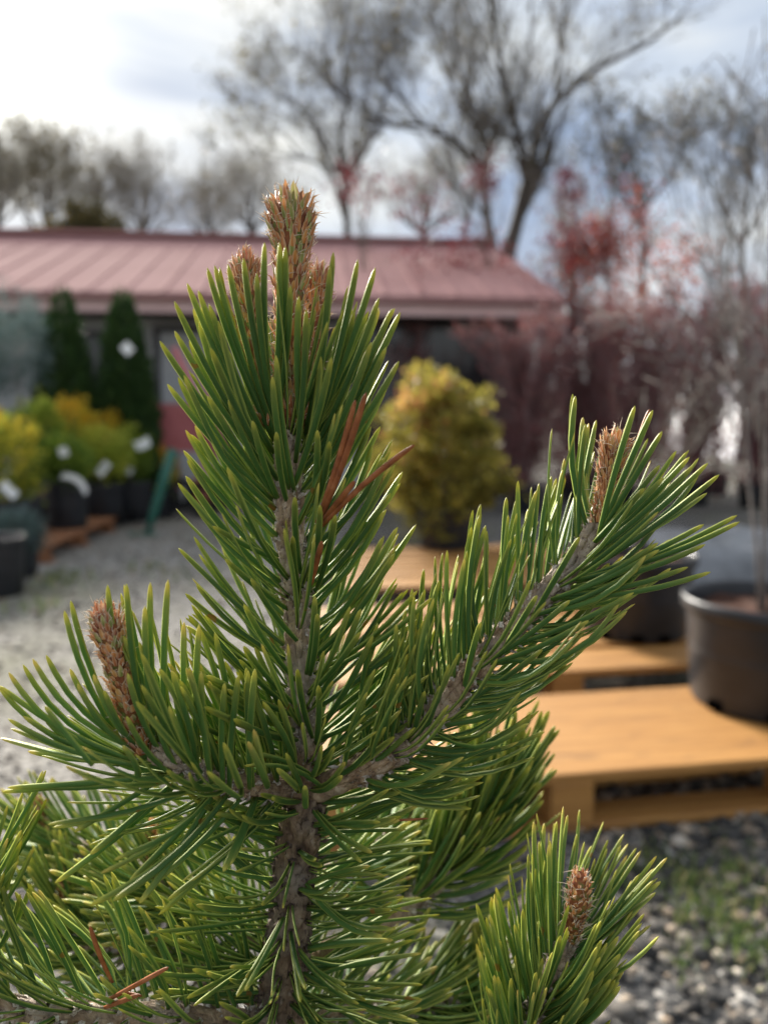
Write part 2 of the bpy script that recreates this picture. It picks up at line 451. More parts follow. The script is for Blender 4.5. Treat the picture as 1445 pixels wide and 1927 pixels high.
# pale driveway between the rows of stock
rng = np.random.default_rng(5)
ys = np.linspace(1.6, 8.9, 50)
jit = rng.normal(0, 0.07, (2, 50))
lf = -2.75 + 0.00 * ys + jit[0]; rt = -0.45 + 0.02 * ys + jit[1]
v = np.concatenate([np.stack([lf, ys, np.full(50, 0.004)], 1), np.stack([rt, ys, np.full(50, 0.004)], 1)])
i = np.arange(49)
mb = MB(); mb.add(v, np.stack([i, i + 50, i + 51, i + 1], 1))
tag(mb.build('gravel_path', M_path, smooth=False), kind='structure')

# loose stones
def icosa():
    p = (1 + 5 ** 0.5) / 2
    v = np.array([(-1, p, 0), (1, p, 0), (-1, -p, 0), (1, -p, 0), (0, -1, p), (0, 1, p), (0, -1, -p), (0, 1, -p), (p, 0, -1), (p, 0, 1), (-p, 0, -1), (-p, 0, 1)], float)
    f = np.array([(0, 11, 5), (0, 5, 1), (0, 1, 7), (0, 7, 10), (0, 10, 11), (1, 5, 9), (5, 11, 4), (11, 10, 2), (10, 7, 6), (7, 1, 8), (3, 9, 4), (3, 4, 2), (3, 2, 6), (3, 6, 8), (3, 8, 9), (4, 9, 5), (2, 4, 11), (6, 2, 10), (8, 6, 7), (9, 8, 1)])
    return v / np.linalg.norm(v[0]), f
ICO_V, ICO_F = icosa()
def stones(mb, x, y, size, rng, rnd, flat=0.6):
    n = len(x)
    V = ICO_V[None] * (1 + rng.normal(0, 0.13, (n, 12, 1)))
    sc = size[:, None] * np.stack([rng.uniform(0.75, 1.3, n), rng.uniform(0.75, 1.3, n), rng.uniform(0.45, 0.8, n) * flat / 0.6], 1)
    a = rng.uniform(0, 6.28, n)
    V = V * sc[:, None, :]
    X = V[..., 0] * np.cos(a)[:, None] - V[..., 1] * np.sin(a)[:, None]
    Y = V[..., 0] * np.sin(a)[:, None] + V[..., 1] * np.cos(a)[:, None]
    V = np.stack([X + x[:, None], Y + y[:, None], V[..., 2] + (sc[:, 2] * 0.45)[:, None]], -1)
    F = (np.arange(n) * 12)[:, None, None] + ICO_F[None]
    mb.add(V.reshape(-1, 3), F.reshape(-1, 3), rnd=np.repeat(rnd, 12))
M_stone = mat_leaf('mixed_gravel', [(0.0, (0.030, 0.029, 0.029)), (0.36, (0.080, 0.076, 0.072)), (0.56, (0.18, 0.158, 0.135)), (0.76, (0.30, 0.225, 0.16)), (0.90, (0.36, 0.30, 0.235)), (1.0, (0.50, 0.45, 0.39))], trans=0.0, rough=0.9, spec=0.12)
rng = np.random.default_rng(11)
mb = MB()
n = 15000
x = rng.uniform(-1.4, 2.0, n); y = rng.uniform(0.55, 2.6, n)
szf = np.where(x < 0.25, 0.6, 1.0); cl = np.clip(rng.beta(1.0, 1.25, n), 0, 1); cl = np.where(x < 0.25, 0.30 + 0.36 * cl, cl)
stones(mb, x, y, (rng.gamma(3, 0.0024, n) + 0.003) * szf, rng, cl)
n = 6000
x = rng.uniform(-3.6, 0.4, n); y = rng.uniform(2.4, 9.0, n)
stones(mb, x, y, rng.gamma(4, 0.0022, n) + 0.003, rng, 0.36 + 0.34 * rng.beta(1.6, 1.3, n))
tag(mb.build('gravel', M_stone), 'loose dark and tan gravel scattered over the ground', 'gravel', kind='stuff')

def leaves(mb, C, D, L, Wd, rnd, rng, mat=0, fold=0.25):
    """diamond leaves at C pointing along D"""
    n = len(C)
    L = np.broadcast_to(L, (n,))[:, None]; Wd = np.broadcast_to(Wd, (n,))[:, None]
    D = unit(D); q = unit(rng.normal(size=(n, 3)))
    s = unit(np.cross(D, q)); nn = np.cross(s, D)
    b = C; tip = C + D * L
    l = C + D * L * 0.45 + s * Wd * 0.5 + nn * Wd * fold; r = C + D * L * 0.45 - s * Wd * 0.5 + nn * Wd * fold
    V = np.stack([b, r, tip, l], 1)
    F = (np.arange(n) * 4)[:, None] + np.array([0, 1, 2, 3])[None]
    mb.add(V.reshape(-1, 3), np.concatenate([F[:, [0, 1, 2]], F[:, [0, 2, 3]]]), rnd=np.repeat(np.broadcast_to(rnd, (n,)), 4), mat=mat)

# weeds in the gravel
M_grass = mat_leaf('weed_leaf', [(0.0, (0.06, 0.11, 0.025)), (0.5, (0.13, 0.19, 0.045)), (0.85, (0.22, 0.25, 0.08)), (1.0, (0.34, 0.27, 0.13))])
mb = MB()
spots = [(GZ(px, py)[:2], int(k * 0.65)) for px, py, k in ((1330, 1690, 100), (1280, 1720, 60), (1400, 1650, 80), (1240, 1640, 60), (1420, 1830, 60), (1290, 1660, 60), (1350, 1750, 90), (1180, 1620, 30), (1390, 1780, 60), (1300, 1820, 25), (1200, 1690, 30), (1430, 1710, 50), (1360, 1600, 20),
         (90, 1110, 60), (130, 1090, 60), (60, 1150, 50), (330, 940, 60), (370, 925, 60), (260, 1075, 30), (430, 1010, 30), (345, 1090, 30))]
for (cx, cy), k in spots:
    far = cy > 2.5
    c = np.stack([rng.normal(cx, 0.035 * (3 if far else 1), k), rng.normal(cy, 0.035 * (3 if far else 1), k), np.full(k, 0.003)], 1)
    d = rng.normal(0, 0.55, (k, 3)); d[:, 2] = 1
    leaves(mb, c, d, rng.uniform(0.02, 0.05, k) * (2 if far else 1), 0.005 * (2.5 if far else 1), rng.uniform(0, 1, k), rng)
tag(mb.build('weed_patch', M_grass, smooth=False), 'thin green weeds sprouting through the gravel', 'weeds', kind='stuff')

# ================================================================== shed with pink metal roof
def mat_roof():
    m, t = newmat('faded_red_roof_metal')
    n = tnoise(t, 1.2, 5, 0.6)
    c = ramp(t, n, [(0.3, (0.35, 0.185, 0.178)), (0.7, (0.42, 0.235, 0.226))])
    return finish(m, t, c, 0.95, 0.04)
M_roof = mat_roof()
M_wall = mat_flat('grey_shed_siding', (0.36, 0.36, 0.365), (0.48, 0.48, 0.485), 2, 0.8, 0.3, 0.2)
M_dark = mat_flat('dark_window_glass', (0.012, 0.013, 0.015), (0.03, 0.032, 0.035), 3, 0.12, 0.6)
M_doorgrey = mat_flat('light_grey_door', (0.36, 0.37, 0.38), (0.46, 0.47, 0.48), 3, 0.6, 0.4)
M_trim = mat_flat('dark_trim', (0.05, 0.05, 0.052), (0.08, 0.08, 0.082), 4, 0.7, 0.3)
YAW = R_(5.2)
ux = np.array([math.cos(YAW), math.sin(YAW), 0]); uy = np.array([-math.sin(YAW), math.cos(YAW), 0]); uz = np.array([0, 0, 1.0])
EZ, RZ, RUN = 2.35, 3.82, 3.75
E0 = GZ(0, 549, EZ)
LEFT, RIGHT = -4.0, 6.25
def BP(a, b, c): return E0 * np.array([1, 1, 0]) + ux * a + uy * b + uz * c
shed = empty('nursery_shed', tuple(BP(1.5, 2.5, 0)), 'long low grey shed with a faded pink metal roof', 'shed')
def bbox(a, b, c, sz, mat, name, parent, bevel=0.0):
    m_ = MB(); m_.box(BP(a, b, c), sz, rotz=YAW, bevel=bevel); return m_.build(name, mat, parent, smooth=False, origin=BP(a, b, c))
LEN = RIGHT - LEFT; MID = (LEFT + RIGHT) / 2
wall = bbox(MID, 0.75, 1.15, (LEN - 0.5, 0.16, 2.30), M_wall, 'front_wall', shed)
bbox(MID, 2 * RUN - 0.75, 1.15, (LEN - 0.5, 0.16, 2.30), M_wall, 'back_wall', shed)
for a in (LEFT + 0.33, RIGHT - 0.33):
    m_ = MB()
    pts = [BP(a - 0.08, 0.84, 0), BP(a - 0.08, 2 * RUN - 0.84, 0), BP(a - 0.08, 2 * RUN - 0.84, 2.5), BP(a - 0.08, RUN, RZ - 0.12), BP(a - 0.08, 0.84, 2.5)]
    pts += [p + ux * 0.16 for p in pts]
    m_.add(pts, [np.array([[4, 3, 2, 1, 0], [5, 6, 7, 8, 9]]), np.array([[k, (k + 1) % 5, (k + 1) % 5 + 5, k + 5] for k in range(5)])])
    m_.build('gable_wall', M_wall, shed, smooth=False)
M_fascia = mat_flat('pale_pink_fascia', (0.60, 0.40, 0.385), (0.68, 0.48, 0.46), 2, 0.7, 0.2)
bbox(MID, 0.06, EZ - 0.095, (LEN, 0.04, 0.19), M_fascia, 'fascia', shed)
bbox(MID, 0.43, EZ - 0.16, (LEN - 0.1, 0.60, 0.03), M_trim, 'soffit', shed)
gut = MB()
gut.add(*(lambda: (lambda P: (P.reshape(-1, 3), tube_faces(1, 2, 10)))(tube_verts(np.array([[BP(LEFT, 0.0, EZ - 0.03), BP(RIGHT, 0.0, EZ - 0.03)]]), np.array([[0.035, 0.035]]), 10)))())
gut.build('gutter', M_roof, shed)
# roof made of metal panels
rf = MB()
rf.box(BP(MID, RUN, RZ + 0.03), (LEN, 0.34, 0.05), rotz=YAW)
roof = rf.build('roof', M_roof, shed, smooth=False)
PWID = 0.40
slope = np.array([0, RUN, RZ - EZ])
npan = int(LEN / PWID)
pm = None
for side in (0, 1):
    for k in range(npan):
        a = LEFT + k * (LEN / npan)
        w = LEN / npan
        m_ = MB()
        prof = [(0, 0), (w - 0.07, 0), (w - 0.05, 0.012), (w - 0.015, 0.012), (w - 0.002, 0)]
        b0, b1 = (0.0, RUN) if side == 0 else (2 * RUN, RUN)
        pts = [BP(a + x, b0, EZ + 0.02 + z) for x, z in prof] + [BP(a + x, b1, RZ + z) for x, z in prof]
        pts += [p - uz * 0.02 for p in pts]
        q = [[j, j + 1, j + 6, j + 5] for j in range(4)] + [[j + 15, j + 16, j + 11, j + 10] for j in range(4)]
        m_.add(pts, np.array(q))
        m_.build('roof_panel', M_roof, roof, smooth=False, origin=BP(a, b0, EZ))
# openings
def opening(a, w, z0, z1, matp, name):
    f = MB()
    for (aa, zz, sx, sz) in ((a - w / 2, (z0 + z1) / 2, 0.07, z1 - z0), (a + w / 2, (z0 + z1) / 2, 0.07, z1 - z0), (a, z1 + 0.035, w + 0.07, 0.07)):
        f.box(BP(aa, 0.655, zz), (sx, 0.05, sz), rotz=YAW)
    fr = f.build(name, M_trim, shed, smooth=False, origin=BP(a, 0.655, z0))
    g = MB(); g.box(BP(a, 0.668, (z0 + z1) / 2), (w - 0.074, 0.03, z1 - z0 - 0.004), rotz=YAW)
    g.build('pane' if matp is M_dark else 'door_leaf', matp, fr, smooth=False, origin=BP(a, 0.668, z0))
opening(0.95, 0.75, 1.02, 1.95, M_dark, 'window')
opening(1.92, 0.82, 0.02, 2.02, M_doorgrey, 'door')
opening(-0.9, 1.0, 1.02, 1.95, M_dark, 'window')
opening(3.3, 1.3, 1.0, 2.0, M_dark, 'window')
opening(4.9, 1.9, 0.02, 2.1, M_dark, 'door')

# ================================================================== pallets
def pallet(name, origin, yaw, length, bw, gap, nb, label, mat, top=0.14, group=None, skids=(0.06, 0.5, 0.94), front_bevel=True):
    """boards run along the local x axis; origin = front left corner on the ground"""
    root = empty(name, tuple(origin), label, 'pallet', group)
    cx, sx = math.cos(yaw), math.sin(yaw)
    def L(a, b, c): return np.array(origin) + np.array([a * cx - b * sx, a * sx + b * cx, c])
    depth = nb * bw + (nb - 1) * gap
    rs = random.Random(hash(label) % 1000)
    for k in range(nb):
        b = bw / 2 + k * (bw + gap)
        m_ = MB(); jx = rs.uniform(-.008, .008)
        m_.box((0, 0, 0), (length, bw, 0.022), bevel=0.003)
        o = m_.build('board', mat, root, smooth=False)
        o.location = L(length / 2 + jx, b, top - 0.011) - np.array(origin); o.rotation_euler.z = yaw + rs.uniform(-.004, .004)
    for s in skids:
        for b in (0.05, depth / 2, depth - 0.05):
            m_ = MB(); m_.box((0, 0, 0), (0.10, 0.10, top - 0.022 - 0.022), bevel=0.004)
            o = m_.build('block', mat, root, smooth=False)
            o.location = L(s * length, b, (top) / 2) - np.array(origin); o.rotation_euler.z = yaw
        m_ = MB(); m_.box((0, 0, 0), (0.10, depth, 0.0), bevel=0) if False else m_.box((0, 0, 0), (0.09, depth, 0.018), bevel=0.002)
    for b in (0.05, depth / 2, depth - 0.05):
        m_ = MB(); m_.box((0, 0, 0), (length, 0.10, 0.020), bevel=0.003)
        o = m_.build('bottom_board', mat, root, smooth=False)
        o.location = L(length / 2, b, 0.0112) - np.array(origin); o.rotation_euler.z = yaw
    return root
PY1 = R_(9.5)
f0 = GZ(1085, 1456, 0.14)
c9, s9 = math.cos(PY1), math.sin(PY1)
def along(p, a, b): return (p[0] + a * c9 - b * s9, p[1] + a * s9 + b * c9, 0.0)
pallet('wooden_pallet', along(f0, -0.58, 0.0), PY1, 1.22, 0.494, 0.004, 1, 'nearest yellow wooden pallet of wide boards under the right-hand pot', M_wood, skids=(0.05, 0.47, 0.95))
f1 = GZ(1085, 1262, 0.14)
pallet('wooden_pallet', along(f1, -0.75, 0.0), PY1, 1.45, 0.21, 0.05, 4, 'second yellow wooden pallet, carrying the round black pot in the middle', M_wood, skids=(0.05, 0.5, 0.95))
f2 = GZ(860, 1100, 0.14)
pallet('wooden_pallet', along(f2, -0.55, 0.0), PY1, 1.4, 0.20, 0.05, 5, 'far yellow pallet beneath the golden-green shrub', M_wood, skids=(0.05, 0.5, 0.95))

# ================================================================== potted plants
def pot_mesh(c, r, h, m=40, ribs=False):
    p = MB()
    prof = [(0.001, 0.004), (r * 0.86, 0.004), (r * 0.88, 0.012), (r * 0.965, h - 0.045), (r * 0.97, h - 0.040), (r * 1.015, h - 0.036), (r * 1.03, h - 0.028), (r * 1.03, h - 0.006), (r * 1.015, h), (r * 0.985, h), (r * 0.965, h - 0.012), (r * 0.93, h * 0.5)]
    p.lathe(prof, m, c)
    return p
def soil_mesh(c, r, h, rng):
    p = MB(); m = 24
    rr = np.array([0.001, 0.3, 0.6, 0.85, 1.0]) * r * 0.955
    a = np.arange(m) / m * 2 * math.pi
    z = h * 0.86 + rng.normal(0, 0.006, (5, m)); z[0] = h * 0.86
    v = np.stack([rr[:, None] * np.cos(a), rr[:, None] * np.sin(a), z], -1) + np.asarray(c)
    i = np.arange(4)[:, None] * m; j = np.arange(m)[None]; j2 = (j + 1) % m
    p.add(v.reshape(-1, 3), np.stack([i + j, i + j2, i + m + j2, i + m + j], -1).reshape(-1, 4))
    return p
def spawn(P, Rr, k, rng, ang, length, up=0.3, n=5, tmin=0.25, tmax=1.0, rs=0.55, curve=0.25, taper=0.35):
    Nn, m, _ = P.shape
    t = rng.uniform(tmin, tmax, (Nn, k)) * (m - 1)
    i = np.minimum(t.astype(int), m - 2); f = (t - i)[..., None]
    I = np.arange(Nn)[:, None]
    p = P[I, i] * (1 - f) + P[I, i + 1] * f
    T = unit(P[I, i + 1] - P[I, i])
    r = (Rr[I, i] * (1 - f[..., 0]) + Rr[I, i + 1] * f[..., 0]) * rs
    q = unit(np.cross(T, rng.normal(size=T.shape)))
    a = rng.normal(ang, ang * 0.3, (Nn, k, 1))
    D = unit(T * np.cos(a) + q * np.sin(a) + np.array([0, 0, up]))
    Ln = (length * rng.uniform(0.55, 1.2, (Nn, k)) * (1.15 - 0.5 * t / (m - 1)))[..., None]
    s = np.linspace(0, 1, n)
    cv = unit(rng.normal(size=D.shape) + np.array([0, 0, up * 2])) * curve
    path = p[:, :, None] + (D * Ln)[:, :, None] * s[None, None, :, None] + (cv * Ln)[:, :, None] * (s ** 2)[None, None, :, None]
    wob = rng.normal(0, 0.03, path.shape) * Ln[:, :, None]; wob[:, :, 0] = 0
    path = path + wob
    rad = r[..., None] * (1 + (taper - 1) * s)[None, None]
    return path.reshape(-1, n, 3), rad.reshape(-1, n)
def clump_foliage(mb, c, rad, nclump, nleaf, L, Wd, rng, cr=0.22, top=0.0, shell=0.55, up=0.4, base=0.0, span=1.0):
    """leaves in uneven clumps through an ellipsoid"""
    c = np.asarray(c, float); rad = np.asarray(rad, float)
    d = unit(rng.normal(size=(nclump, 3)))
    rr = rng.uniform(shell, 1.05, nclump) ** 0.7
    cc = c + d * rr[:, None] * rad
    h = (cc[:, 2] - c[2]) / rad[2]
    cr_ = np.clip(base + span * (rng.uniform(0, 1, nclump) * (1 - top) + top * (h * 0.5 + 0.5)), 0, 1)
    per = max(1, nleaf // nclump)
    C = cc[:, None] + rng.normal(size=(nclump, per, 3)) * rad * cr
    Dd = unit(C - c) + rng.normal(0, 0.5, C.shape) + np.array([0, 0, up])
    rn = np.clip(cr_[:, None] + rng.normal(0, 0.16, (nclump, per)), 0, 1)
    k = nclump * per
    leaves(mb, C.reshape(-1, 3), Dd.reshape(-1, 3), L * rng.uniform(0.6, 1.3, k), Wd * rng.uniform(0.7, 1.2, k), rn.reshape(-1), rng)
def potted(name, pos, r, h, label, cat, seed, z0=0.0, group=None, mesh_pot=True, drain=()):
    rng = np.random.default_rng(seed)
    pos = (pos[0], pos[1], z0)
    root = empty(name, pos, label, cat, group)
    if mesh_pot:
        pt = pot_mesh(pos, r, h).build('pot', M_pot, root)
        soil_mesh(pos, r, h, rng).build('soil', M_soil, root)
        for a in drain:
            q = np.array(pos) + np.array([math.cos(a) * r * 0.875, math.sin(a) * r * 0.875, 0.018])
            m_ = MB(); m_.box(q, (0.016, 0.045, 0.028), rotz=a, bevel=0.004)
            m_.build('drain_hole', M_hole, pt, smooth=False, origin=q)
    return root, rng, np.array(pos)
M_hole = mat_flat('drain_hole_shadow', (0.001, 0.001, 0.001), (0.002, 0.002, 0.002), 5, 1.0, 0.0)

# --- right side: big pot at the frame edge, with pale bare stems
def stems(base, n, hgt, spread, r0, rng, npt=7, lean=(0, 0)):
    a = rng.uniform(0, 6.28, n); e = rng.uniform(0.1, 1.0, n) * spread
    s = np.linspace(0, 1, npt)
    top = np.stack([np.cos(a) * e * hgt + lean[0], np.sin(a) * e * hgt + lean[1], hgt * rng.uniform(0.8, 1.05, n)], 1)
    b0 = np.asarray(base) + np.stack([np.cos(a), np.sin(a), np.zeros(n)], 1) * r0 * 1.5
    P = b0[:, None] + top[:, None] * (s ** 1.0)[None, :, None] * np.stack([s ** 0.35, s ** 0.35, np.ones(npt)], 1)[None]
    P = P + rng.normal(0, 0.012 * hgt, P.shape) * s[None, :, None]
    Rr = (r0 * rng.uniform(0.6, 1.0, n))[:, None] * (1 - 0.7 * s)[None]
    return P, Rr
p1 = GZ(1452, 1372, 0.14)
c1 = (p1[0] + 0.085, p1[1] + 0.20)
root, rng, P0 = potted('potted_shrub', c1, 0.228, 0.295, 'large black pot with pale bare stems at right edge of nearest pallet', 'potted shrub', 21, z0=0.141, drain=(R_(250), R_(205), R_(300)))
st, sr = stems(P0 + np.array([-0.02, 0, 0.24]), 4, 1.15, 0.30, 0.007, rng, lean=(0.05, 0.15))
m_ = MB(); m_.tubes(st, sr, 8); m_.build('stem', M_twig_pale, root)
tw, tr = spawn(st, sr, 10, rng, 0.6, 0.55, 0.25, tmin=0.2)
tw2, tr2 = spawn(tw, tr, 7, rng, 0.6, 0.28, 0.1, rs=0.6)
m_ = MB(); m_.tubes(tw, tr, 5); m_.tubes(tw2, np.maximum(tr2, 0.0016), 4)
m_.build('twigs', M_twig_pale, root)

p2 = GZ(1224, 1214, 0.14)
root, rng, P0 = potted('potted_shrub', (p2[0], p2[1] + 0.18), 0.208, 0.30, 'round black pot on second pallet holding a bare thin-twigged shrub', 'potted shrub', 22, z0=0.141, drain=(R_(255), R_(218), R_(285)))
st, sr = stems(P0 + np.array([0, 0, 0.24]), 6, 0.75, 0.5, 0.009, rng, lean=(0.35, 0.1))
tw, tr = spawn(st, sr, 6, rng, 0.6, 0.3, 0.2)
m_ = MB(); m_.tubes(st, sr, 6); m_.build('stem', M_twig, root)
m_ = MB(); m_.tubes(tw, np.maximum(tr, 0.0016), 4); m_.build('twigs', M_twig, root)

# black plastic sheet over stock on the right
sh = MB(); nx, ny = 26, 18
A = GZ(1255, 1060, 0.2)
xs = np.linspace(0, 2.4, nx); ys = np.linspace(0, 1.3, ny)
X, Yy = np.meshgrid(xs, ys, indexing='ij')
rg = np.random.default_rng(3)
Z = 0.17 + 0.10 * np.sin(Yy * 5.5 + 0.6) ** 2 + 0.03 * np.sin(X * 7 + Yy * 3) + rg.normal(0, 0.006, X.shape)
edge = np.minimum.reduce([X / 0.12, (2.4 - X) / 0.12, Yy / 0.10, (1.3 - Yy) / 0.10, np.ones_like(X)])
Z = np.maximum(Z * np.clip(edge, 0, 1), 0.012)
V = np.stack([X * c9 - Yy * s9 + A[0], X * s9 + Yy * c9 + A[1] - 0.1, Z], -1)
ii = (np.arange(nx - 1)[:, None] * ny + np.arange(ny - 1)[None]).reshape(-1)
sh.add(V.reshape(-1, 3), np.stack([ii, ii + ny, ii + ny + 1, ii + 1], 1))
M_plastic = mat_flat('sky_sheen_film', (0.07, 0.075, 0.085), (0.20, 0.21, 0.23), 6, 0.28, 0.6, 0.15, 0.02)  # black plastic; sheen of the reflected sky painted in as grey base colour
tag(sh.build('plastic_sheet', M_plastic), 'glossy black plastic sheet, painted grey with sky sheen, lying crumpled behind the pots at right', 'sheet')

# --- golden green dwarf maple
p3 = GZ(845, 1035, 0.14)
root, rng, P0 = potted('golden_shrub', (p3[0], p3[1] + 0.12), 0.20, 0.26, 'rounded golden-green leafy shrub with orange tinges behind the pine', 'potted shrub', 31, z0=0.141)
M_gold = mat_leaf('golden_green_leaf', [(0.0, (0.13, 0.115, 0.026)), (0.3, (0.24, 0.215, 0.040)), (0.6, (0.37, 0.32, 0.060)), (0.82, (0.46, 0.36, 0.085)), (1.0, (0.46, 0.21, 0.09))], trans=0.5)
st, sr = stems(P0 + np.array([0, 0, 0.2]), 9, 0.85, 0.38, 0.010, rng)
m_ = MB(); m_.tubes(st, sr, 6); m_.build('stem', M_twig, root)
cs = PY(838, 850, P0[1])
m_ = MB()
cs = PY(832, 856, P0[1])
for q in range(84):
    d_ = unit(rng.normal(size=3)); rr_ = rng.uniform(0.25, 1.0) ** 0.45
    lc = cs + d_ * rr_ * np.array([0.385, 0.385, 0.53 if d_[2] > 0 else 0.52]) * rng.uniform(0.9, 1.08)
    sz = rng.uniform(0.06, 0.12)
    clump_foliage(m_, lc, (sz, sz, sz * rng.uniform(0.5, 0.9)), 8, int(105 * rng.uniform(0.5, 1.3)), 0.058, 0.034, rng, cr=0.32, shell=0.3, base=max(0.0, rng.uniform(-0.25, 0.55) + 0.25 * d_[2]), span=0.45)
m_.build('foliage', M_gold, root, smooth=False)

# --- burgundy shrubs in rows
M_burg = mat_leaf('burgundy_leaf', [(0.0, (0.17, 0.068, 0.074)), (0.4, (0.28, 0.110, 0.112)), (0.75, (0.40, 0.150, 0.130)), (1.0, (0.44, 0.15, 0.08))], trans=0.5)
def burgundy(px, ybase, top_px, label, seed, wid=0.33, nst=17, leafn=4200, Y=None):
    g = GZ(px, ybase, 0.0)
    root, rng, P0 = potted('burgundy_shrub', (g[0], g[1]), 0.2, 0.28, label, 'potted shrub', seed, group='burgundy twiggy shrubs at right')
    htop = PY(px, top_px, g[1])[2]
    st, sr = stems(P0 + np.array([0, 0, 0.22]), nst, htop - 0.25, wid, 0.012, rng)
    tw, tr = spawn(st, sr, 12, rng, 0.45, 0.5, 0.5, tmin=0.0)
    tw2, tr2 = spawn(tw, tr, 6, rng, 0.5, 0.25, 0.3)
    m_ = MB(); m_.tubes(st, sr, 6); m_.build('stem', M_twig_red, root)
    m_ = MB(); m_.tubes(tw, np.maximum(tr, 0.0045), 4); m_.tubes(tw2, np.maximum(tr2, 0.003), 3)
    m_.build('twigs', M_twig_red, root)
    k = rng.integers(0, len(tw2), leafn); j = rng.integers(1, 5, leafn)
    C = tw2[k, j] + rng.normal(0, 0.02, (leafn, 3))
    m_ = MB(); leaves(m_, C, rng.normal(size=(leafn, 3)), 0.05 * rng.uniform(.6, 1.3, leafn), 0.028, np.clip(rng.beta(1.5, 2.2, leafn), 0, 1), rng)
    clump_foliage(m_, P0 + np.array([0, 0, 0.62]), (0.42, 0.42, 0.42), 40, 1300, 0.05, 0.028, rng, cr=0.2, shell=0.3, span=0.6)
    m_.build('foliage', M_burg, root, smooth=False)
    return root
burgundy(985, 965, 640, 'burgundy twiggy shrub just right of the golden-green shrub', 41, 0.34)
burgundy(1090, 945, 600, 'reddish-brown twiggy shrub just left of the right-branch bud', 42, 0.36)
burgundy(1200, 960, 620, 'burgundy twiggy shrub just right of the right-branch bud', 43, 0.36)
burgundy(1300, 950, 590, 'dark burgundy twiggy shrub beside the pale bare stems', 44, 0.36)
burgundy(1420, 955, 560, 'rightmost burgundy shrub, partly cut by the frame edge', 45, 0.36)
burgundy(1130, 915, 585, 'red-tipped shrub in the rear row left of the pale hoop house', 46, 0.4, leafn=4500)
burgundy(905, 935, 600, 'slim burgundy shrub against the dark shed wall', 47, 0.25, 12, 2600)
burgundy(770, 940, 560, 'burgundy shrub half hidden by the pine leader, below the eave', 48, 0.25, 12, 2600)

# --- young red-leaved trees
M_redleaf = mat_leaf('red_maple_leaf', [(0.0, (0.10, 0.026, 0.034)), (0.35, (0.18, 0.045, 0.050)), (0.7, (0.42, 0.085, 0.055)), (1.0, (0.56, 0.20, 0.09))], trans=0.42)
def red_tree(px, ybase, top_px, clusters, label, seed, lean=0.0, nt=16):
    g = GZ(px, ybase, 0.0)
    root, rng, P0 = potted('red_maple', (g[0], g[1]), 0.2, 0.3, label, 'young tree', seed, group='young red-leaved trees')
    htop = PY(px, top_px, g[1])[2] - 0.25
    st, sr = stems(P0 + np.array([0, 0, 0.24]), 2, htop, 0.06, 0.020, rng, 9, lean=(lean, 0))
    tw, tr = spawn(st, sr, nt, rng, 0.55, 0.75, 0.45, tmin=0.35)
    tw2, tr2 = spawn(tw, tr, 5, rng, 0.6, 0.32, 0.2)
    m_ = MB(); m_.tubes(st, sr, 7); m_.build('trunk', M_twig, root)
    m_ = MB(); m_.tubes(tw, np.maximum(tr, 0.004), 4); m_.tubes(tw2, np.maximum(tr2, 0.0025), 3); m_.build('twigs', M_twig, root)
    m_ = MB()
    for cx, cy, rr, k, base in clusters:
        c = PY(cx, cy, g[1] + rng.uniform(-.2, .2))
        r3 = rr / FPX * g[1]
        k = int(k * 3.2); r3 *= 1.5
        C = c + rng.normal(0, 0.5, (k, 3)) * r3
        leaves(m_, C, rng.normal(size=(k, 3)) + np.array([0, 0, -0.5]), 0.07 * rng.uniform(.6, 1.3, k), 0.048, np.clip(base + rng.normal(0, 0.13, k), 0, 1), rng)
    m_.build('crown', M_redleaf, root, smooth=False)
red_tree(1135, 935, 300, [(1130, 450, 36, 130, .62), (1085, 460, 30, 80, .25), (1150, 470, 40, 60, .6), (1200, 480, 50, 50, .7), (1195, 380, 34, 30, .5), (1290, 480, 36, 46, .8), (1260, 520, 36, 40, .75), (1110, 560, 60, 60, .6), (1170, 620, 60, 110, .8), (1230, 600, 50, 60, .85)], 'young tree with bright red leaves against the sky at right', 51)
red_tree(1075, 930, 320, [(1062, 330, 14, 24, .15), (1078, 362, 20, 46, .12), (1060, 430, 24, 20, .2), (1080, 480, 30, 70, .25), (1020, 560, 50, 90, .3), (1010, 590, 40, 70, .35), (1050, 640, 60, 100, .35)], 'thin young tree with few dark maroon leaves beside the shed end', 52)
red_tree(905, 925, 300, [(908, 335, 22, 60, .1), (900, 470, 40, 36, .2), (850, 500, 30, 30, .2), (810, 400, 30, 26, .15), (755, 360, 30, 26, .2), (830, 520, 40, 34, .2), (930, 530, 50, 60, .3), (870, 440, 20, 16, .15), (960, 570, 40, 50, .3), (700, 340, 20, 10, .2)], 'young tree with sparse maroon leaves in front of the roof, right of the pine tip', 53, nt=20)
red_tree(700, 930, 330, [(655, 345, 26, 40, .15), (680, 370, 20, 16, .2), (720, 610, 40, 80, .25), (745, 640, 40, 70, .3), (700, 650, 30, 50, .2), (780, 480, 30, 20, .2)], 'young maroon-leaved tree mostly hidden behind the pine leader', 54)
red_tree(1340, 930, 240, [(1330, 600, 50, 50, .3), (1290, 640, 60, 70, .4), (1370, 560, 50, 20, .2)], 'slender upright young tree, nearly leafless, near the right edge', 55, nt=22)
red_tree(1430, 935, 200, [(1430, 620, 40, 30, .2)], 'bare slender young tree cut by the right frame edge', 56, nt=24)

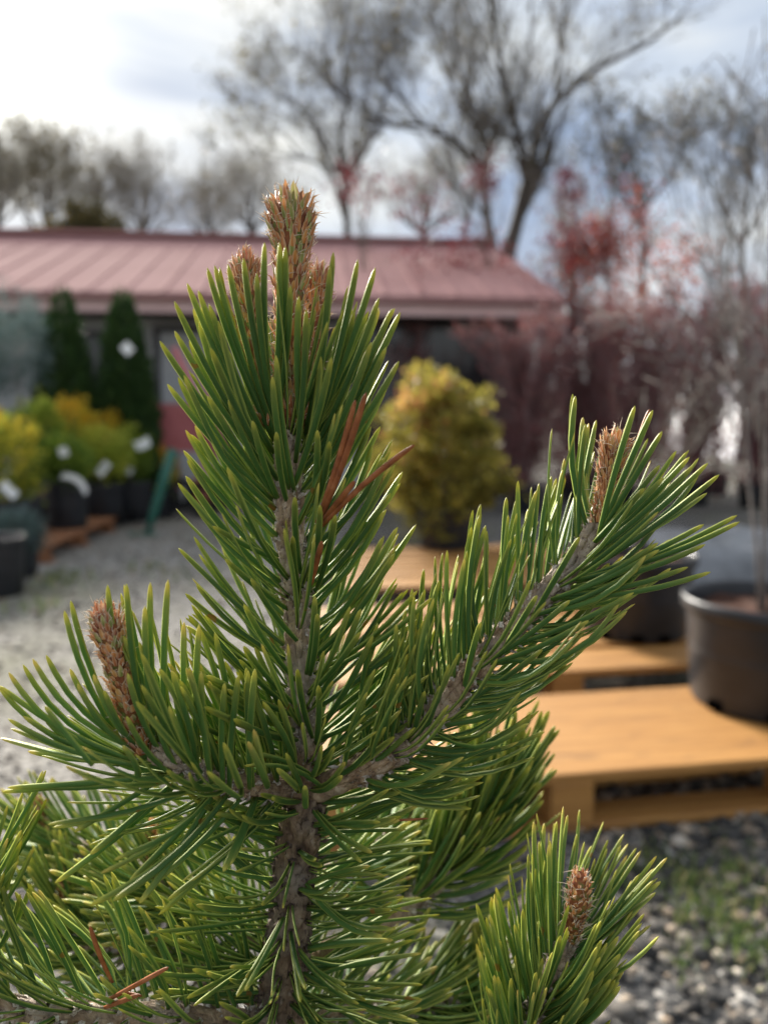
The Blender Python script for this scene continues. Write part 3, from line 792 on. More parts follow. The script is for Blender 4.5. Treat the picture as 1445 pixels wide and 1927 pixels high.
# --- white hoop house far right
hoop = empty('hoop_house', tuple(GZ(1560, 868)), 'white plastic-covered hoop house behind the bare twigs at far right', 'greenhouse')
M_film = mat_flat('white_greenhouse_film', (0.40, 0.40, 0.44), (0.52, 0.52, 0.57), 1.5, 0.35, 0.5, 0.1)
hc = GZ(1560, 868)
hr, hl = 2.5, 9.0
a = np.linspace(0, math.pi, 25)
arc = np.stack([-np.cos(a) * hr, np.zeros(25), np.sin(a) * 2.5], 1)
v = np.concatenate([arc + hc, arc + hc + np.array([1.5, hl, 0])])
i = np.arange(24); m_ = MB(); m_.add(v, np.stack([i, i + 25, i + 26, i + 1], 1)); m_.build('cover', M_film, hoop)
m_ = MB(); m_.add(np.concatenate([arc + hc + np.array([0, 0.05, 0]), [hc + np.array([0, 0.05, 0])]]), np.stack([i, i + 1, np.full(24, 25)], 1)); m_.build('end_wall', M_film, hoop, smooth=False)
for k in range(5):
    off = hc + np.array([1.5, hl, 0]) * (k / 4)
    m_ = MB(); m_.tubes((arc * 1.012 + off)[None], np.full((1, 25), 0.03), 6); m_.build('hoop', M_tag, hoop)
m_ = MB()
for dx in (-0.55, 0.55): m_.box(hc + np.array([dx, -0.005, 1.0]), (0.07, 0.05, 2.0))
m_.box(hc + np.array([0, -0.005, 2.03]), (1.17, 0.05, 0.07)); m_.build('door_frame', M_doorgrey, hoop, smooth=False)

# --- pot standing on the ground behind, with a white tag
def tag_plate(px, py, Y, w, h, label, tilt=0.0, bend=0.3, rz=0.0):
    """curved plastic label"""
    c = PY(px, py, Y); k = 0.85 * Y / FPX
    n = 9; s = np.linspace(-1, 1, n)
    up = np.array([math.sin(tilt), 0, math.cos(tilt)]); sd_ = np.array([math.cos(tilt), 0, -math.sin(tilt)])
    v = []
    for off in (0, 0.0012):
        for x in s:
            for q in (-1, 1):
                v.append(c + up * (x * h * k / 2 - bend * x * x * w * k * 0.0) + sd_ * (q * w * k / 2 + bend * (1 - x * x) * h * k * 0.5) + np.array([0, -off - 0.02 * bend * (1 - x * x), 0]))
    v = np.array(v); f = []
    for j in range(n - 1):
        f.append([2 * j, 2 * j + 1, 2 * j + 3, 2 * j + 2]); b = 2 * n
        f.append([b + 2 * j, b + 2 * j + 2, b + 2 * j + 3, b + 2 * j + 1])
    m_ = MB(); m_.add(v, np.array(f))
    o = m_.build('plant_label', M_tag, origin=c); tag(o, label, 'label', 'white plant labels')
    return o

# ================================================================== nursery stock at left
M_arb = mat_leaf('arborvitae_spray', [(0.0, (0.018, 0.045, 0.012)), (0.5, (0.035, 0.080, 0.020)), (0.85, (0.060, 0.11, 0.028)), (1.0, (0.09, 0.12, 0.03))], trans=0.15)
def arborvitae(px, Y, top_px, halfw_px, label, seed):
    g = PY(px, 804, Y); g[2] = 0
    root, rng, P0 = potted('arborvitae', (g[0], g[1]), 0.2, 0.28, label, 'conifer', seed, group='dark conical arborvitae by the shed')
    ztop = PY(px, top_px, Y)[2]; hw = halfw_px / FPX * Y
    m_ = MB(); m_.tubes(np.array([[P0 + np.array([0, 0, 0.2]), P0 + np.array([0, 0, ztop * 0.5]), P0 + np.array([0, 0, ztop * 0.97])]]), np.array([[0.03, 0.02, 0.004]]), 7)
    m_.build('trunk', M_twig, root)
    n = 9000
    u = 1 - np.sqrt(rng.uniform(0, 1, n))
    z = 0.32 + (ztop - 0.32) * u
    prof = hw * np.minimum(1.0, ((1 - u) * 1.75)) ** 0.62
    a = rng.uniform(0, 6.28, n)
    lump = 1 + 0.10 * np.sin(a * 5 + u * 21) + 0.08 * np.sin(a * 9 - u * 33)
    r = prof * lump * rng.uniform(0.55, 1.04, n) ** 0.6
    C = P0 + np.stack([np.cos(a) * r, np.sin(a) * r, z], 1)
    D = np.stack([np.cos(a) * 0.5, np.sin(a) * 0.5, np.full(n, 1.0)], 1) + rng.normal(0, 0.25, (n, 3))
    m_ = MB(); leaves(m_, C, D, 0.085 * rng.uniform(.6, 1.3, n), 0.030, np.clip(rng.beta(1.6, 2.2, n) , 0, 1), rng)
    m_.build('crown', M_arb, root, smooth=False)
arborvitae(128, 7.3, 548, 52, 'dark green cone-shaped conifer, left of the two by the shed', 61)
arborvitae(240, 7.4, 548, 50, 'dark green cone-shaped conifer with a white tag, right of the two', 62)
M_blue = mat_leaf('blue_spruce_needle', [(0.0, (0.06, 0.10, 0.09)), (0.5, (0.14, 0.20, 0.19)), (1.0, (0.28, 0.35, 0.34))], trans=0.15)
M_euo = mat_leaf('golden_variegated_leaf', [(0.0, (0.09, 0.15, 0.028)), (0.25, (0.24, 0.30, 0.04)), (0.5, (0.50, 0.48, 0.06)), (0.75, (0.80, 0.60, 0.06)), (1.0, (0.84, 0.48, 0.05))], trans=0.5)
M_lime = mat_leaf('lime_leaf', [(0.0, (0.08, 0.15, 0.022)), (0.35, (0.20, 0.30, 0.04)), (0.7, (0.42, 0.48, 0.07)), (1.0, (0.62, 0.60, 0.10))], trans=0.5)
def shrub(name, px, py, Y, wpx, hpx, mat, label, seed, pot_r=0.19, pot_h=0.27, z0=0.0, base=0.0, span=1.0, top=0.6, n=1500, L=0.05, Wd=0.03, cat='potted shrub', group=None):
    """px,py = centre of the foliage in the photograph"""
    c = PY(px, py, Y)
    root, rng, P0 = potted(name, (c[0], c[1]), pot_r, pot_h, label, cat, seed, z0=z0, group=group)
    k = Y / FPX
    lo = P0 + np.array([0, 0, pot_h * 0.85])
    st, sr = stems(lo, 8, max(0.15, c[2] - lo[2] + 0.1), 0.35, 0.008, rng)
    m_ = MB(); m_.tubes(st, sr, 5); m_.build('stem', M_twig, root)
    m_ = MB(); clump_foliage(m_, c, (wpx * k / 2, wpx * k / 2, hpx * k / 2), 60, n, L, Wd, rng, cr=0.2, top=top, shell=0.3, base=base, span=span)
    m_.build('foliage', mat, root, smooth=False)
    return root
G1 = 'potted shrubs along the left'
shrub('blue_spruce', 34, 655, 7.0, 105, 190, M_blue, 'pale blue-grey conifer at the far left by the shed', 63, n=3200, L=0.07, Wd=0.012, cat='conifer', z0=0.0)
shrub('golden_shrub', 135, 800, 6.9, 80, 80, M_euo, 'bright yellow-topped shrub below the left conifer', 64, base=0.45, span=0.5, top=0.7, group=G1)
shrub('golden_shrub', 205, 828, 7.2, 80, 90, M_euo, 'orange-gold shrub in front of the tagged conifer', 65, base=0.55, span=0.45, top=0.7, group=G1)
shrub('golden_shrub', 288, 885, 7.6, 78, 90, M_euo, 'small shrub with yellow crown, nearest the green post', 66, base=0.2, span=0.7, top=0.9, group=G1, pot_h=0.24)
shrub('lime_shrub', 75, 812, 6.3, 100, 110, M_lime, 'lime-green bushy shrub among the yellow ones at left', 67, top=0.4, group=G1)
shrub('lime_shrub', 190, 852, 6.8, 100, 90, M_lime, 'lime-yellow shrub above the paler pallet end', 68, base=0.5, span=0.5, top=0.5, group=G1, z0=0.13)
shrub('lime_shrub', 122, 868, 5.9, 90, 90, M_lime, 'dark green shrub with white labels in the big pot at left', 69, span=0.5, top=0.4, group=G1, z0=0.13, pot_r=0.165, pot_h=0.36)
shrub('golden_shrub', 22, 865, 5.4, 100, 150, M_euo, 'tall yellow-flecked shrub cut by the left frame edge', 70, span=0.8, top=0.4, group=G1, z0=0.13)
shrub('golden_shrub', -30, 815, 6.0, 90, 100, M_euo, 'yellow shrub peeping in at the left frame edge', 71, base=0.2, span=0.8, group=G1)
shrub('lime_shrub', 245, 850, 7.1, 70, 80, M_lime, 'olive-green shrub behind the shrub with yellow crown', 72, span=0.7, group=G1, z0=0.13)
shrub('low_juniper', 30, 1003, 4.6, 95, 75, M_blue, 'low grey-green spreading plant over a dark pot at left', 73, span=0.45, top=0.3, group=G1, pot_r=0.13, pot_h=0.24, L=0.045, Wd=0.012, n=1500)
g = GZ(-26, 1128)
root, rng, P0 = potted('nursery_pot', (g[0], g[1] + 0.1), 0.16, 0.32, 'tall empty-looking black pot at the left frame edge', 'pot', 74)
# pallets under them
def lp(px, py): return GZ(px, py, 0.12)
pl = GZ(88, 1062, 0.0)
pallet('wooden_pallet', (-2.20 - 1.25 * math.cos(R_(4)), 5.02 - 1.25 * math.sin(R_(4)), 0), R_(4), 1.25, 0.15, 0.03, 9, 'reddish-brown weathered pallet under the left row of shrubs', M_wood_old, top=0.13)
pl2 = GZ(238, 958, 0.0)
pallet('wooden_pallet', (pl2[0] - 1.16, pl2[1] - 0.30, 0), R_(13), 1.1, 0.14, 0.03, 6, 'smaller tan pallet end behind the reddish-brown pallet', M_wood, top=0.13)
tag_plate(120, 850, 5.68, 20, 20, 'squarish white label above the arched one on the dark green shrub', 1.3, 0.0)
tag_plate(140, 912, 5.70, 15, 66, 'white label bent in an arch over the big left pot', -0.96, 0.42)
tag_plate(18, 922, 5.18, 22, 42, 'slanted white label at the left frame edge', -0.8, 0.0)
tag_plate(195, 882, 6.55, 18, 34, 'slanted white label on the lime-yellow shrub', 0.7, 0.0)
tag_plate(268, 834, 6.9, 20, 34, 'white label on the shrub beside the green post', 1.2, 0.2)
tag_plate(243, 886, 6.88, 16, 16, 'small round pale label below the orange-gold shrub', 0.5, 0.0)
tag_plate(240, 656, 7.14, 22, 24, 'white label hanging high on the conical conifer', -0.7, 0.0)

# green leaning post with a foot
gp0, gp1 = GZ(277, 1008), PY(326, 845, GZ(277, 1008)[1] + 0.1)
root = empty('green_post', tuple(gp0), 'leaning green metal post standing on the pale gravel', 'post')
d = gp1 - gp0
m_ = MB(); m_.tubes(np.array([[gp0 + d * s for s in (0.0, 0.25, 0.6, 1.0)]]), np.array([[0.022, 0.035, 0.042, 0.042]]), 8); m_.build('shaft', M_green, root)
m_ = MB(); m_.box(gp0 + np.array([-0.03, 0, 0.012]), (0.22, 0.10, 0.02), bevel=0.005); m_.build('foot', M_green, root, smooth=False)
# red garden cart behind the pine
rc = PY(355, 804, 7.9); rc[2] = 0
root = empty('garden_cart', tuple(rc), 'red garden cart with slanting handle, half hidden behind the pine', 'cart')
m_ = MB()
v = [(-.30, -.25, .66), (.30, -.25, .66), (.30, .25, .66), (-.30, .25, .66), (-.34, -.33, 1.13), (.42, -.33, 1.13), (.42, .33, 1.13), (-.34, .33, 1.13)]
m_.add(np.array(v) + rc, np.array([[3, 2, 1, 0], [0, 1, 5, 4], [1, 2, 6, 5], [2, 3, 7, 6], [3, 0, 4, 7]])); m_.build('tray', M_red, root, smooth=False)
for sy in (-.36, .36):
    h0 = rc + np.array([0.36, sy, 0.62]); h1 = rc + np.array([-0.03, sy, 1.66])
    m_ = MB(); m_.tubes(np.array([[h0, (h0 + h1) / 2 + np.array([0.02, 0, 0.02]), h1]]), np.full((1, 3), 0.04), 8); m_.build('handle', M_red, root)
    for sx in (-.2, .2):
        wc = rc + np.array([sx, sy * 0.8, 0.19])
        a = np.linspace(0, 2 * math.pi, 17)[:-1]
        m_ = MB(); ring = np.stack([np.cos(a) * 0.14, np.zeros(16), np.sin(a) * 0.14], 1) + wc
        m_.tubes(np.concatenate([ring, ring[:1]])[None], np.full((1, 17), 0.045), 8, cap=False); m_.build('wheel', M_rubber, root)
        m_ = MB(); m_.tubes(np.array([[wc, wc + np.array([0, 0, 0.2]), wc + np.array([0, -sy * 0.15, 0.48])]]), np.full((1, 3), 0.022), 6); m_.build('strut', M_red, root)
tp = GZ(392, 948)
root, rng, P0 = potted('terracotta_pot', (tp[0], tp[1]), 0.18, 0.30, 'terracotta pot glimpsed between the needles left of the leader', 'pot', 80, mesh_pot=False)
pot_mesh(P0, 0.18, 0.30).build('pot_wall', M_terra, root); soil_mesh(P0, 0.18, 0.30, rng).build('soil', M_soil, root)

# ================================================================== trees behind
M_haze = mat_flat('hazed_tree_bark', (0.20, 0.185, 0.165), (0.32, 0.29, 0.26), 6, 0.9, 0.2)  # bark colour lightened to paint distance haze onto the far trees
M_tleaf = mat_leaf('olive_tree_leaf', [(0.0, (0.055, 0.050, 0.022)), (0.5, (0.11, 0.095, 0.04)), (0.85, (0.19, 0.15, 0.06)), (1.0, (0.34, 0.24, 0.05))], trans=0.3)
def tree(name, Y, limbs, label, seed, kids=(7, 7, 6), lens=(4.0, 1.8, 0.9), leafn=2500, leaf=0.22, rs=0.45, group='bare trees behind the shed', twig_min=0.0050, leafy=None, up=0.35):
    rng = np.random.default_rng(seed)
    k = Y / FPX
    base = PY(limbs[0][0][0][0], 804, Y); base[2] = 0
    root = empty(name, tuple(base), label, 'tree', group)
    n = 12; LP = []; LR = []
    for pts, w0, w1 in limbs:
        P = resample([PY(x, y, Y + dy) for x, y, dy in pts], n)
        if pts[0][1] > 430: P[0] = P[0]; 
        LP.append(P); LR.append(np.linspace(w0, w1, n) * k / 2 * (0.68 if seed == 102 else 0.85))
    # carry the trunk down to the soil
    P = np.array([base, base * 0.5 + LP[0][0] * 0.5, LP[0][0] + np.array([0, 0, 0.1])])
    m_ = MB(); m_.tubes(resample(P, n)[None], np.linspace(LR[0][0] * 1.25, LR[0][0], n)[None], 10)
    LP = np.array(LP); LR = np.array(LR)
    m_.tubes(LP, LR, 9); m_.build('trunk', M_trunk, root)
    m_ = MB(); PP, RR = LP, LR; ends = None
    for kk, ln in zip(kids, lens):
        PP, RR = spawn(PP, RR, kk, rng, 0.65, ln * Y / 25, up, tmin=0.2, rs=rs, curve=0.3)
        RR = np.maximum(RR, twig_min * Y / 25)
        m_.tubes(PP, RR, 4 if kk != kids[-1] else 3, cap=False)
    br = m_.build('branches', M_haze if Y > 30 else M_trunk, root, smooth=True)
    leafn = int(leafn * (0.2 if Y < 30 else 0.13))
    if leafn:
        ii = rng.integers(0, len(PP), leafn)
        C = PP[ii, rng.integers(1, 5, leafn)] + rng.normal(0, 0.15, (leafn, 3))
        m_ = MB(); leaves(m_, C, rng.normal(size=(leafn, 3)), leaf * rng.uniform(.5, 1.3, leafn) * Y / 25, leaf * 0.7 * Y / 25, np.clip(rng.beta(1.5, 2, leafn), 0, 1), rng)
        m_.build('crown', M_tleaf, root, smooth=False)
    return root
tree('bare_tree', 25, [
    ([(955, 480, 0), (972, 420, 0), (990, 345, 0)], 34, 26),
    ([(990, 345, 0), (978, 270, -.5), (955, 180, -1), (930, 60, -1), (915, -60, -1)], 20, 7),
    ([(990, 345, 0), (1012, 260, .5), (1040, 200, 1), (1120, 130, 1), (1220, 80, 1), (1290, 20, 1)], 22, 6),
    ([(1045, 195, 1), (1050, 120, 1.5), (1060, 40, 1.5), (1075, -60, 2)], 12, 5),
    ([(930, 475, .5), (915, 400, .5), (912, 310, .5), (935, 230, 1)], 24, 9),
    ([(912, 320, .5), (860, 270, 0), (800, 235, -1), (760, 190, -1), (720, 150, -1)], 15, 5),
    ([(925, 280, .5), (870, 200, 1), (830, 110, 2), (800, 20, 2)], 13, 5),
    ([(978, 270, -.5), (900, 210, -2), (860, 120, -2), (850, 10, -2)], 11, 4),
    ([(880, 478, 1), (876, 430, 1), (890, 360, 1), (912, 300, 1)], 12, 8),
    ([(800, 235, -1), (720, 230, -1), (650, 190, -2), (600, 130, -2)], 9, 4)],
    'large bare multi-stemmed tree rising behind the shed roof at right', 101, kids=(9, 8, 7), lens=(3.0, 1.6, 0.9), leafn=10000, leaf=0.15)
tree('bare_tree', 24, [
    ([(655, 470, 0), (652, 400, 0), (650, 340, 0)], 22, 17),
    ([(650, 340, 0), (640, 270, 0), (655, 180, 0), (640, 80, 0)], 13, 5),
    ([(650, 340, 0), (600, 250, 1), (560, 200, 1), (520, 180, 1)], 10, 4),
    ([(650, 345, 0), (700, 260, -1), (730, 160, -1), (740, 60, -1)], 11, 4),
    ([(648, 330, 0), (580, 300, 0), (520, 290, 0), (470, 280, 0)], 8, 3)],
    'bare tree with fine twigs behind the pine tip, left of the largest tree', 102, kids=(9, 7, 6), lens=(2.6, 1.4, 0.8), leafn=3500, leaf=0.18)
def far_tree(px, top, half, Y, label, seed, leafn, lens=(1.5, 0.9, 0.6), kids=(6, 5, 4), base=470):
    """a hazy small-twigged crown fanning from low on the trunk"""
    rg = random.Random(seed)
    hgt = base - top
    limbs = [([(px, base, 0), (px + rg.uniform(-4, 4), base - hgt * 0.45, 0), (px + rg.uniform(-8, 8), top + hgt * 0.08, 0)], 13, 3)]
    for q in range(9):
        a = -1 + 2 * q / 8; a += rg.uniform(-.1, .1)
        y0 = base - hgt * rg.uniform(0.02, 0.35)
        h1 = hgt * (1 - 0.45 * a * a) * rg.uniform(0.75, 0.95)
        limbs.append(([(px, y0, 0), (px + a * half * 0.45, y0 - h1 * 0.30, rg.uniform(-1, 1)), (px + a * half * 0.85, base - h1, rg.uniform(-1.5, 1.5))], 6, 2))
    return tree('bare_tree', Y, limbs, label, seed, kids=kids, lens=lens, leafn=leafn, leaf=0.13, twig_min=0.0035, up=0.3)
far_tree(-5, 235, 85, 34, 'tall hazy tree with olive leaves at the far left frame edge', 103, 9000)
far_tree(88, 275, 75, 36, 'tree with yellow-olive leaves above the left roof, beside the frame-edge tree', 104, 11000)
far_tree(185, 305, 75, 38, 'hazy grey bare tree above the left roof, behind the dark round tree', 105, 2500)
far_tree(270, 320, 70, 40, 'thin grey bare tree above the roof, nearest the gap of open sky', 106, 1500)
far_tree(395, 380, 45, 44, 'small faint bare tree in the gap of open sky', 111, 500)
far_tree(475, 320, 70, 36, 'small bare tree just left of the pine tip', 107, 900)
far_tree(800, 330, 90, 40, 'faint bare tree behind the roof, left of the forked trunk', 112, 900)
far_tree(1080, 330, 80, 42, 'hazy twiggy tree behind the red leaves at right', 113, 900, base=640)
tree('bare_tree', 22, [
    ([(1210, 640, 0), (1208, 480, 0), (1205, 380, 0), (1190, 280, 0)], 14, 5),
    ([(1206, 400, 0), (1260, 330, 0), (1290, 260, 0)], 9, 4),
    ([(1206, 420, 0), (1160, 340, 0), (1130, 260, 0)], 9, 4)],
    'round-headed tree with olive leaves between the red leaves and the right edge', 108, kids=(8, 7, 6), lens=(1.9, 1.1, 0.7), leafn=4200, leaf=0.17)
tree('bare_tree', 20, [
    ([(1400, 640, 0), (1395, 480, 0), (1410, 340, 0), (1420, 220, 0)], 13, 5),
    ([(1398, 470, 0), (1350, 380, 0), (1330, 300, 0)], 9, 4),
    ([(1400, 450, 0), (1450, 350, 0), (1480, 260, 0)], 9, 4)],
    'thin twiggy tree at the right frame edge behind the hoop house', 109, kids=(9, 7, 6), lens=(1.9, 1.1, 0.7), leafn=2600, leaf=0.16)
rng = np.random.default_rng(120)
m_ = MB(); n = 9000
xx = rng.uniform(4, 70, n); yy = rng.uniform(46, 56, n); zz = rng.uniform(0, 1, n) ** 0.8 * (3.6 + 0.8 * np.sin(xx * 0.35) + 0.5 * np.sin(xx * 1.1))
dd = rng.normal(0, 0.35, (n, 3)); dd[:, 2] = 1
leaves(m_, np.stack([xx, yy, zz], 1), dd, rng.uniform(0.6, 1.6, n), 0.16, rng.uniform(0, 1, n), rng)
M_wood_far = mat_leaf('far_brush', [(0.0, (0.11, 0.080, 0.072)), (0.5, (0.19, 0.14, 0.125)), (1.0, (0.28, 0.22, 0.19))], trans=0.3)
tag(m_.build('far_brush', M_wood_far, smooth=False), 'low brownish brush far behind the shrubs at right', 'brush', kind='stuff')
# dark round evergreen above the left roof
dc = PY(165, 446, 30)
root = empty('round_evergreen', (dc[0], dc[1], 0), 'dark rounded evergreen showing just above the left roof', 'tree')
rng = np.random.default_rng(110)
m_ = MB(); clump_foliage(m_, dc - np.array([0, 0, 0.8]), (1.7, 1.7, 1.75), 160, 6500, 0.22, 0.13, rng, cr=0.12, shell=0.5, top=0.2); m_.build('crown', M_tleaf, root, smooth=False)
m_ = MB(); m_.tubes(np.array([[(dc[0], dc[1], 0), (dc[0] + .1, dc[1], 3), (dc[0], dc[1], dc[2])]]), np.array([[0.25, 0.2, 0.1]]), 8); m_.build('trunk', M_trunk, root)
# overhead cable
ca, cb = PY(1290, 250, 22), PY(1700, 40, 16)
s = np.linspace(0, 1, 12)[:, None]
cp = ca + (cb - ca) * s; cp[:, 2] -= 0.3 * np.sin(s[:, 0] * math.pi)
m_ = MB(); m_.tubes(cp[None], np.full((1, 12), 0.028), 6)
tag(m_.build('overhead_cable', M_trim), 'thin overhead cable crossing the sky at upper right', 'cable')

# ================================================================== the pine in the foreground
Y0 = 0.300
UP = np.array([0, 0, 1.0])
MM = Y0 / FPX                      # one photograph pixel at the plant, in metres
pine = empty('pine_sapling', (float(PY(560, 1600, Y0 + 0.012)[0]), Y0 + 0.012, 0.0), 'green young pine with brown candle buds standing in the foreground', 'pine')
NEEDLES = []                       # every needle: dict(base, d0, d1, L, w, rnd, side, branch)
RINGS = np.array([0.0, 0.10, 0.28, 0.48, 0.68, 0.84, 0.93, 0.975, 1.0])
WIDTH = np.array([0.70, 0.84, 0.97, 1.0, 1.0, 0.95, 0.80, 0.55, 0.10])
# half-moon section: two sharp margins, round back, shallow flat face
SEC = np.array([(1.0, 0.0), (0.62, 0.50), (0.0, 0.66), (-0.62, 0.50), (-1.0, 0.0), (0.0, -0.16)])
SEC_E = np.array([1.0, 0.12, 0.0, 0.12, 1.0, 0.1])
def needle_geo(ns):
    n = len(ns); K = len(RINGS)
    base = np.array([q['base'] for q in ns]); d0 = unit(np.array([q['d0'] for q in ns])); d1 = unit(np.array([q['d1'] for q in ns]))
    L = np.array([q['L'] for q in ns]); w = np.array([q['w'] for q in ns]); side = np.array([q['side'] for q in ns])
    fine = np.linspace(0, 1, 25)
    bl = np.array([q.get('bl', 0.9) for q in ns])[:, None]
    f = np.clip(fine[None] / bl, 0, 1); f = f * f * (3 - 2 * f) * 0.6 + f * 0.4
    D = unit(d0[:, None] * (1 - f[..., None]) + d1[:, None] * f[..., None])
    seg = D[:, :-1] * (L / 24)[:, None, None]
    path = np.concatenate([np.zeros((n, 1, 3)), np.cumsum(seg, 1)], 1) + base[:, None]
    idx = RINGS * 24; i0 = np.minimum(idx.astype(int), 23); fr = (idx - i0)[None, :, None]
    P = path[:, i0] * (1 - fr) + path[:, i0 + 1] * fr
    T, A, B = frames(P, side)
    R = w[:, None] * 0.5 * WIDTH[None]
    V = P[:, :, None] + R[:, :, None, None] * (SEC[None, None, :, 0:1] * A[:, :, None] + SEC[None, None, :, 1:2] * B[:, :, None])
    return P, V
def needle_mb(ns, V):
    n, K, m = V.shape[:3]
    mb = MB()
    t = np.broadcast_to(RINGS[None, :, None], (n, K, m)); e_ = np.broadcast_to(SEC_E[None, None], (n, K, m))
    r_ = np.broadcast_to(np.array([q['rnd'] for q in ns])[:, None, None], (n, K, m))
    mb.add(V.reshape(-1, 3), tube_faces(n, K, m, True), t=t.reshape(-1), edge=e_.reshape(-1), rnd=r_.reshape(-1))
    return mb
def interp_axis(P, s):
    n = len(P); x = s * (n - 1); i = np.minimum(x.astype(int), n - 2); f = (x - i)[:, None]
    return P[i] * (1 - f) + P[i + 1] * f, unit(P[i + 1] - P[i])
BR = []
def shoot(pts, r0, r1, nf, L, a0, a1, label=None, name='branch', seed=1, s0=0.05, s1=0.98, k_up=0.0, k_T=0.0, down_damp=0.6, w=12.5, jit=0.10, mat=None, bl=(0.7, 1.0), dens=1.0,
          n_ax=40, rough=0.16, lump=1.0, two=True, rnd=(0.15, 0.85), skip=None, front=0.0, sheath=True, sag=0.0):
    """one shoot: bark mesh plus its needles. pts are (photo x, photo y, distance); a0/a1 = needle angle from the axis at its foot / tip, (shoot base, shoot tip)"""
    rng = np.random.default_rng(seed)
    P = resample([PY(x, y, Yd) for x, y, Yd in pts], n_ax)
    k = np.linalg.norm(P - np.array([0, 0, CAMZ]), axis=1).mean() / FPX
    k = np.mean([p[2] for p in pts]) / FPX
    # ---- bark
    m = 18
    s = np.linspace(0, 1, n_ax)
    rad = (r0 + (r1 - r0) * s) * k
    arcl = np.concatenate([[0], np.cumsum(np.linalg.norm(np.diff(P, axis=0), axis=1))])
    ang = np.arange(m) / m * 2 * math.pi
    nz = np.array([[mnoise.noise((math.cos(q) * 1.6 + seed, math.sin(q) * 1.6, a / (r0 * k) * 1.1)) + 0.6 * mnoise.noise((math.cos(q) * 4 + seed, math.sin(q) * 4, a / (r0 * k) * 3.0)) for q in ang] for a in arcl])
    rr = rad[:, None] * (1 + rough * nz)
    mb = MB(); mb.tubes(P[None], rr[None], m)
    # ---- fascicles in a spiral
    ss = np.linspace(s0, s1, nf) + rng.normal(0, 0.25 / nf, nf)
    ss = np.clip(ss, s0, s1)
    phi = np.arange(nf) * 2.39996 + rng.normal(0, 0.25, nf) + seed
    C, T = interp_axis(P, ss)
    ref = np.where(np.abs(T[:, 2:3]) > 0.85, np.array([[1.0, 0, 0]]), np.array([[0, 0, 1.0]]))
    Aq = unit(ref - (ref * T).sum(1, keepdims=True) * T); Bq = np.cross(T, Aq)
    Rad = Aq * np.cos(phi)[:, None] + Bq * np.sin(phi)[:, None]
    rs = np.interp(ss, s, rad)
    sh_p, sh_r = [], []
    b_id = len(BR)
    for i in range(nf):
        u = (ss[i] - s0) / max(1e-6, s1 - s0)
        q0 = R_(a0[0] + (a0[1] - a0[0]) * u) * rng.normal(1, jit); q1 = R_(a1[0] + (a1[1] - a1[0]) * u) * rng.normal(1, jit)
        base = C[i] + Rad[i] * rs[i] * 0.9
        if skip is not None:
            bx, by, _ = project(base)
            if skip(bx, by, Rad[i]): continue
        if rng.uniform() < front and -Rad[i][1] > 0.45: continue
        up = k_up * (1 - down_damp * max(0, -Rad[i][2])) * rng.uniform(0.6, 1.2)
        d0 = unit(T[i] * math.cos(q0) + Rad[i] * math.sin(q0))
        d1 = unit(T[i] * math.cos(q1) + Rad[i] * math.sin(q1) + UP * (up - sag) + T[i] * (2 * k_T * max(0.0, -Rad[i][2])))
        tang = unit(np.cross(d0, T[i]) + rng.normal(0, 0.5, 3))
        Ln = rng.uniform(*L) * k * (1 + 0.0 * u)
        sh_p.append([base - d0 * 2 * k, base + d0 * 5 * k, base + d0 * 13 * k]); sh_r.append([8.5 * k, 8.0 * k, 6.2 * k])
        r = rng.uniform(*rnd)
        for sgn in ((-1, 1) if two else (1,)):
            dv = rng.uniform(0.02, 0.11) * sgn
            NEEDLES.append(dict(base=base + d0 * 3 * k + tang * sgn * 3.0 * k, d0=unit(d0 + tang * dv * 0.5 + rng.normal(0, 0.02, 3)), d1=unit(d1 + tang * dv * 1.4 + rng.normal(0, 0.07, 3)), L=Ln * rng.uniform(0.94, 1.04),
                                w=w * k * rng.uniform(0.85, 1.10), rnd=float(np.clip(r + rng.normal(0, 0.1), 0, 1)), side=unit(np.cross(tang * sgn, d0)), b=b_id, bl=rng.uniform(*bl)))
    if sheath and sh_p:
        sp = np.array(sh_p); sp = sp + rng.normal(0, 0.7 * k, sp.shape)
        R3 = np.array(sh_r)[:, :, None] * rng.uniform(0.7, 1.25, (len(sp), 3, 6))
        mb.tubes(sp, R3, 6, mat=1, rnd=rng.uniform(0, 1, len(sp)), cap=False)
        # little upturned bark scales next to the sheaths
        nsc = int(len(sp) * 1.0)
        ii = rng.integers(0, len(C), nsc)
        cc = C[ii] + Rad[ii] * 0
        ph = rng.uniform(0, 6.28, nsc)
        Rv = Aq[ii] * np.cos(ph)[:, None] + Bq[ii] * np.sin(ph)[:, None]
        leaves(mb, cc + Rv * rs[ii][:, None] * 0.98 + T[ii] * rng.normal(0, 6 * k, (nsc, 1)), T[ii] + Rv * rng.uniform(0.1, 0.9, (nsc, 1)), rng.uniform(8, 17, nsc) * k, rng.uniform(6, 12, nsc) * k, rng.uniform(0, 1, nsc), rng, mat=1)
    # ridges running down the bark from every needle foot
    rg_p = np.stack([C + Rad * (rs * 0.86)[:, None] - T * (q * k) for q in (46, 30, 14, 0, -7)], 1) + Rad[:, None] * (np.array([-3.0, 0, 2.0, 4.0, 0.0]) * k)[None, :, None]
    rg_p += rng.normal(0, 1.4 * k, rg_p.shape)
    mb.tubes(rg_p, np.broadcast_to(np.array([2.5, 5.5, 7.0, 7.5, 3.0]) * k * (0.55 + 0.45 * r0 / 30), (nf, 5)) * rng.uniform(0.7, 1.25, (nf, 1)), 6, rnd=rng.uniform(0, 1, nf))
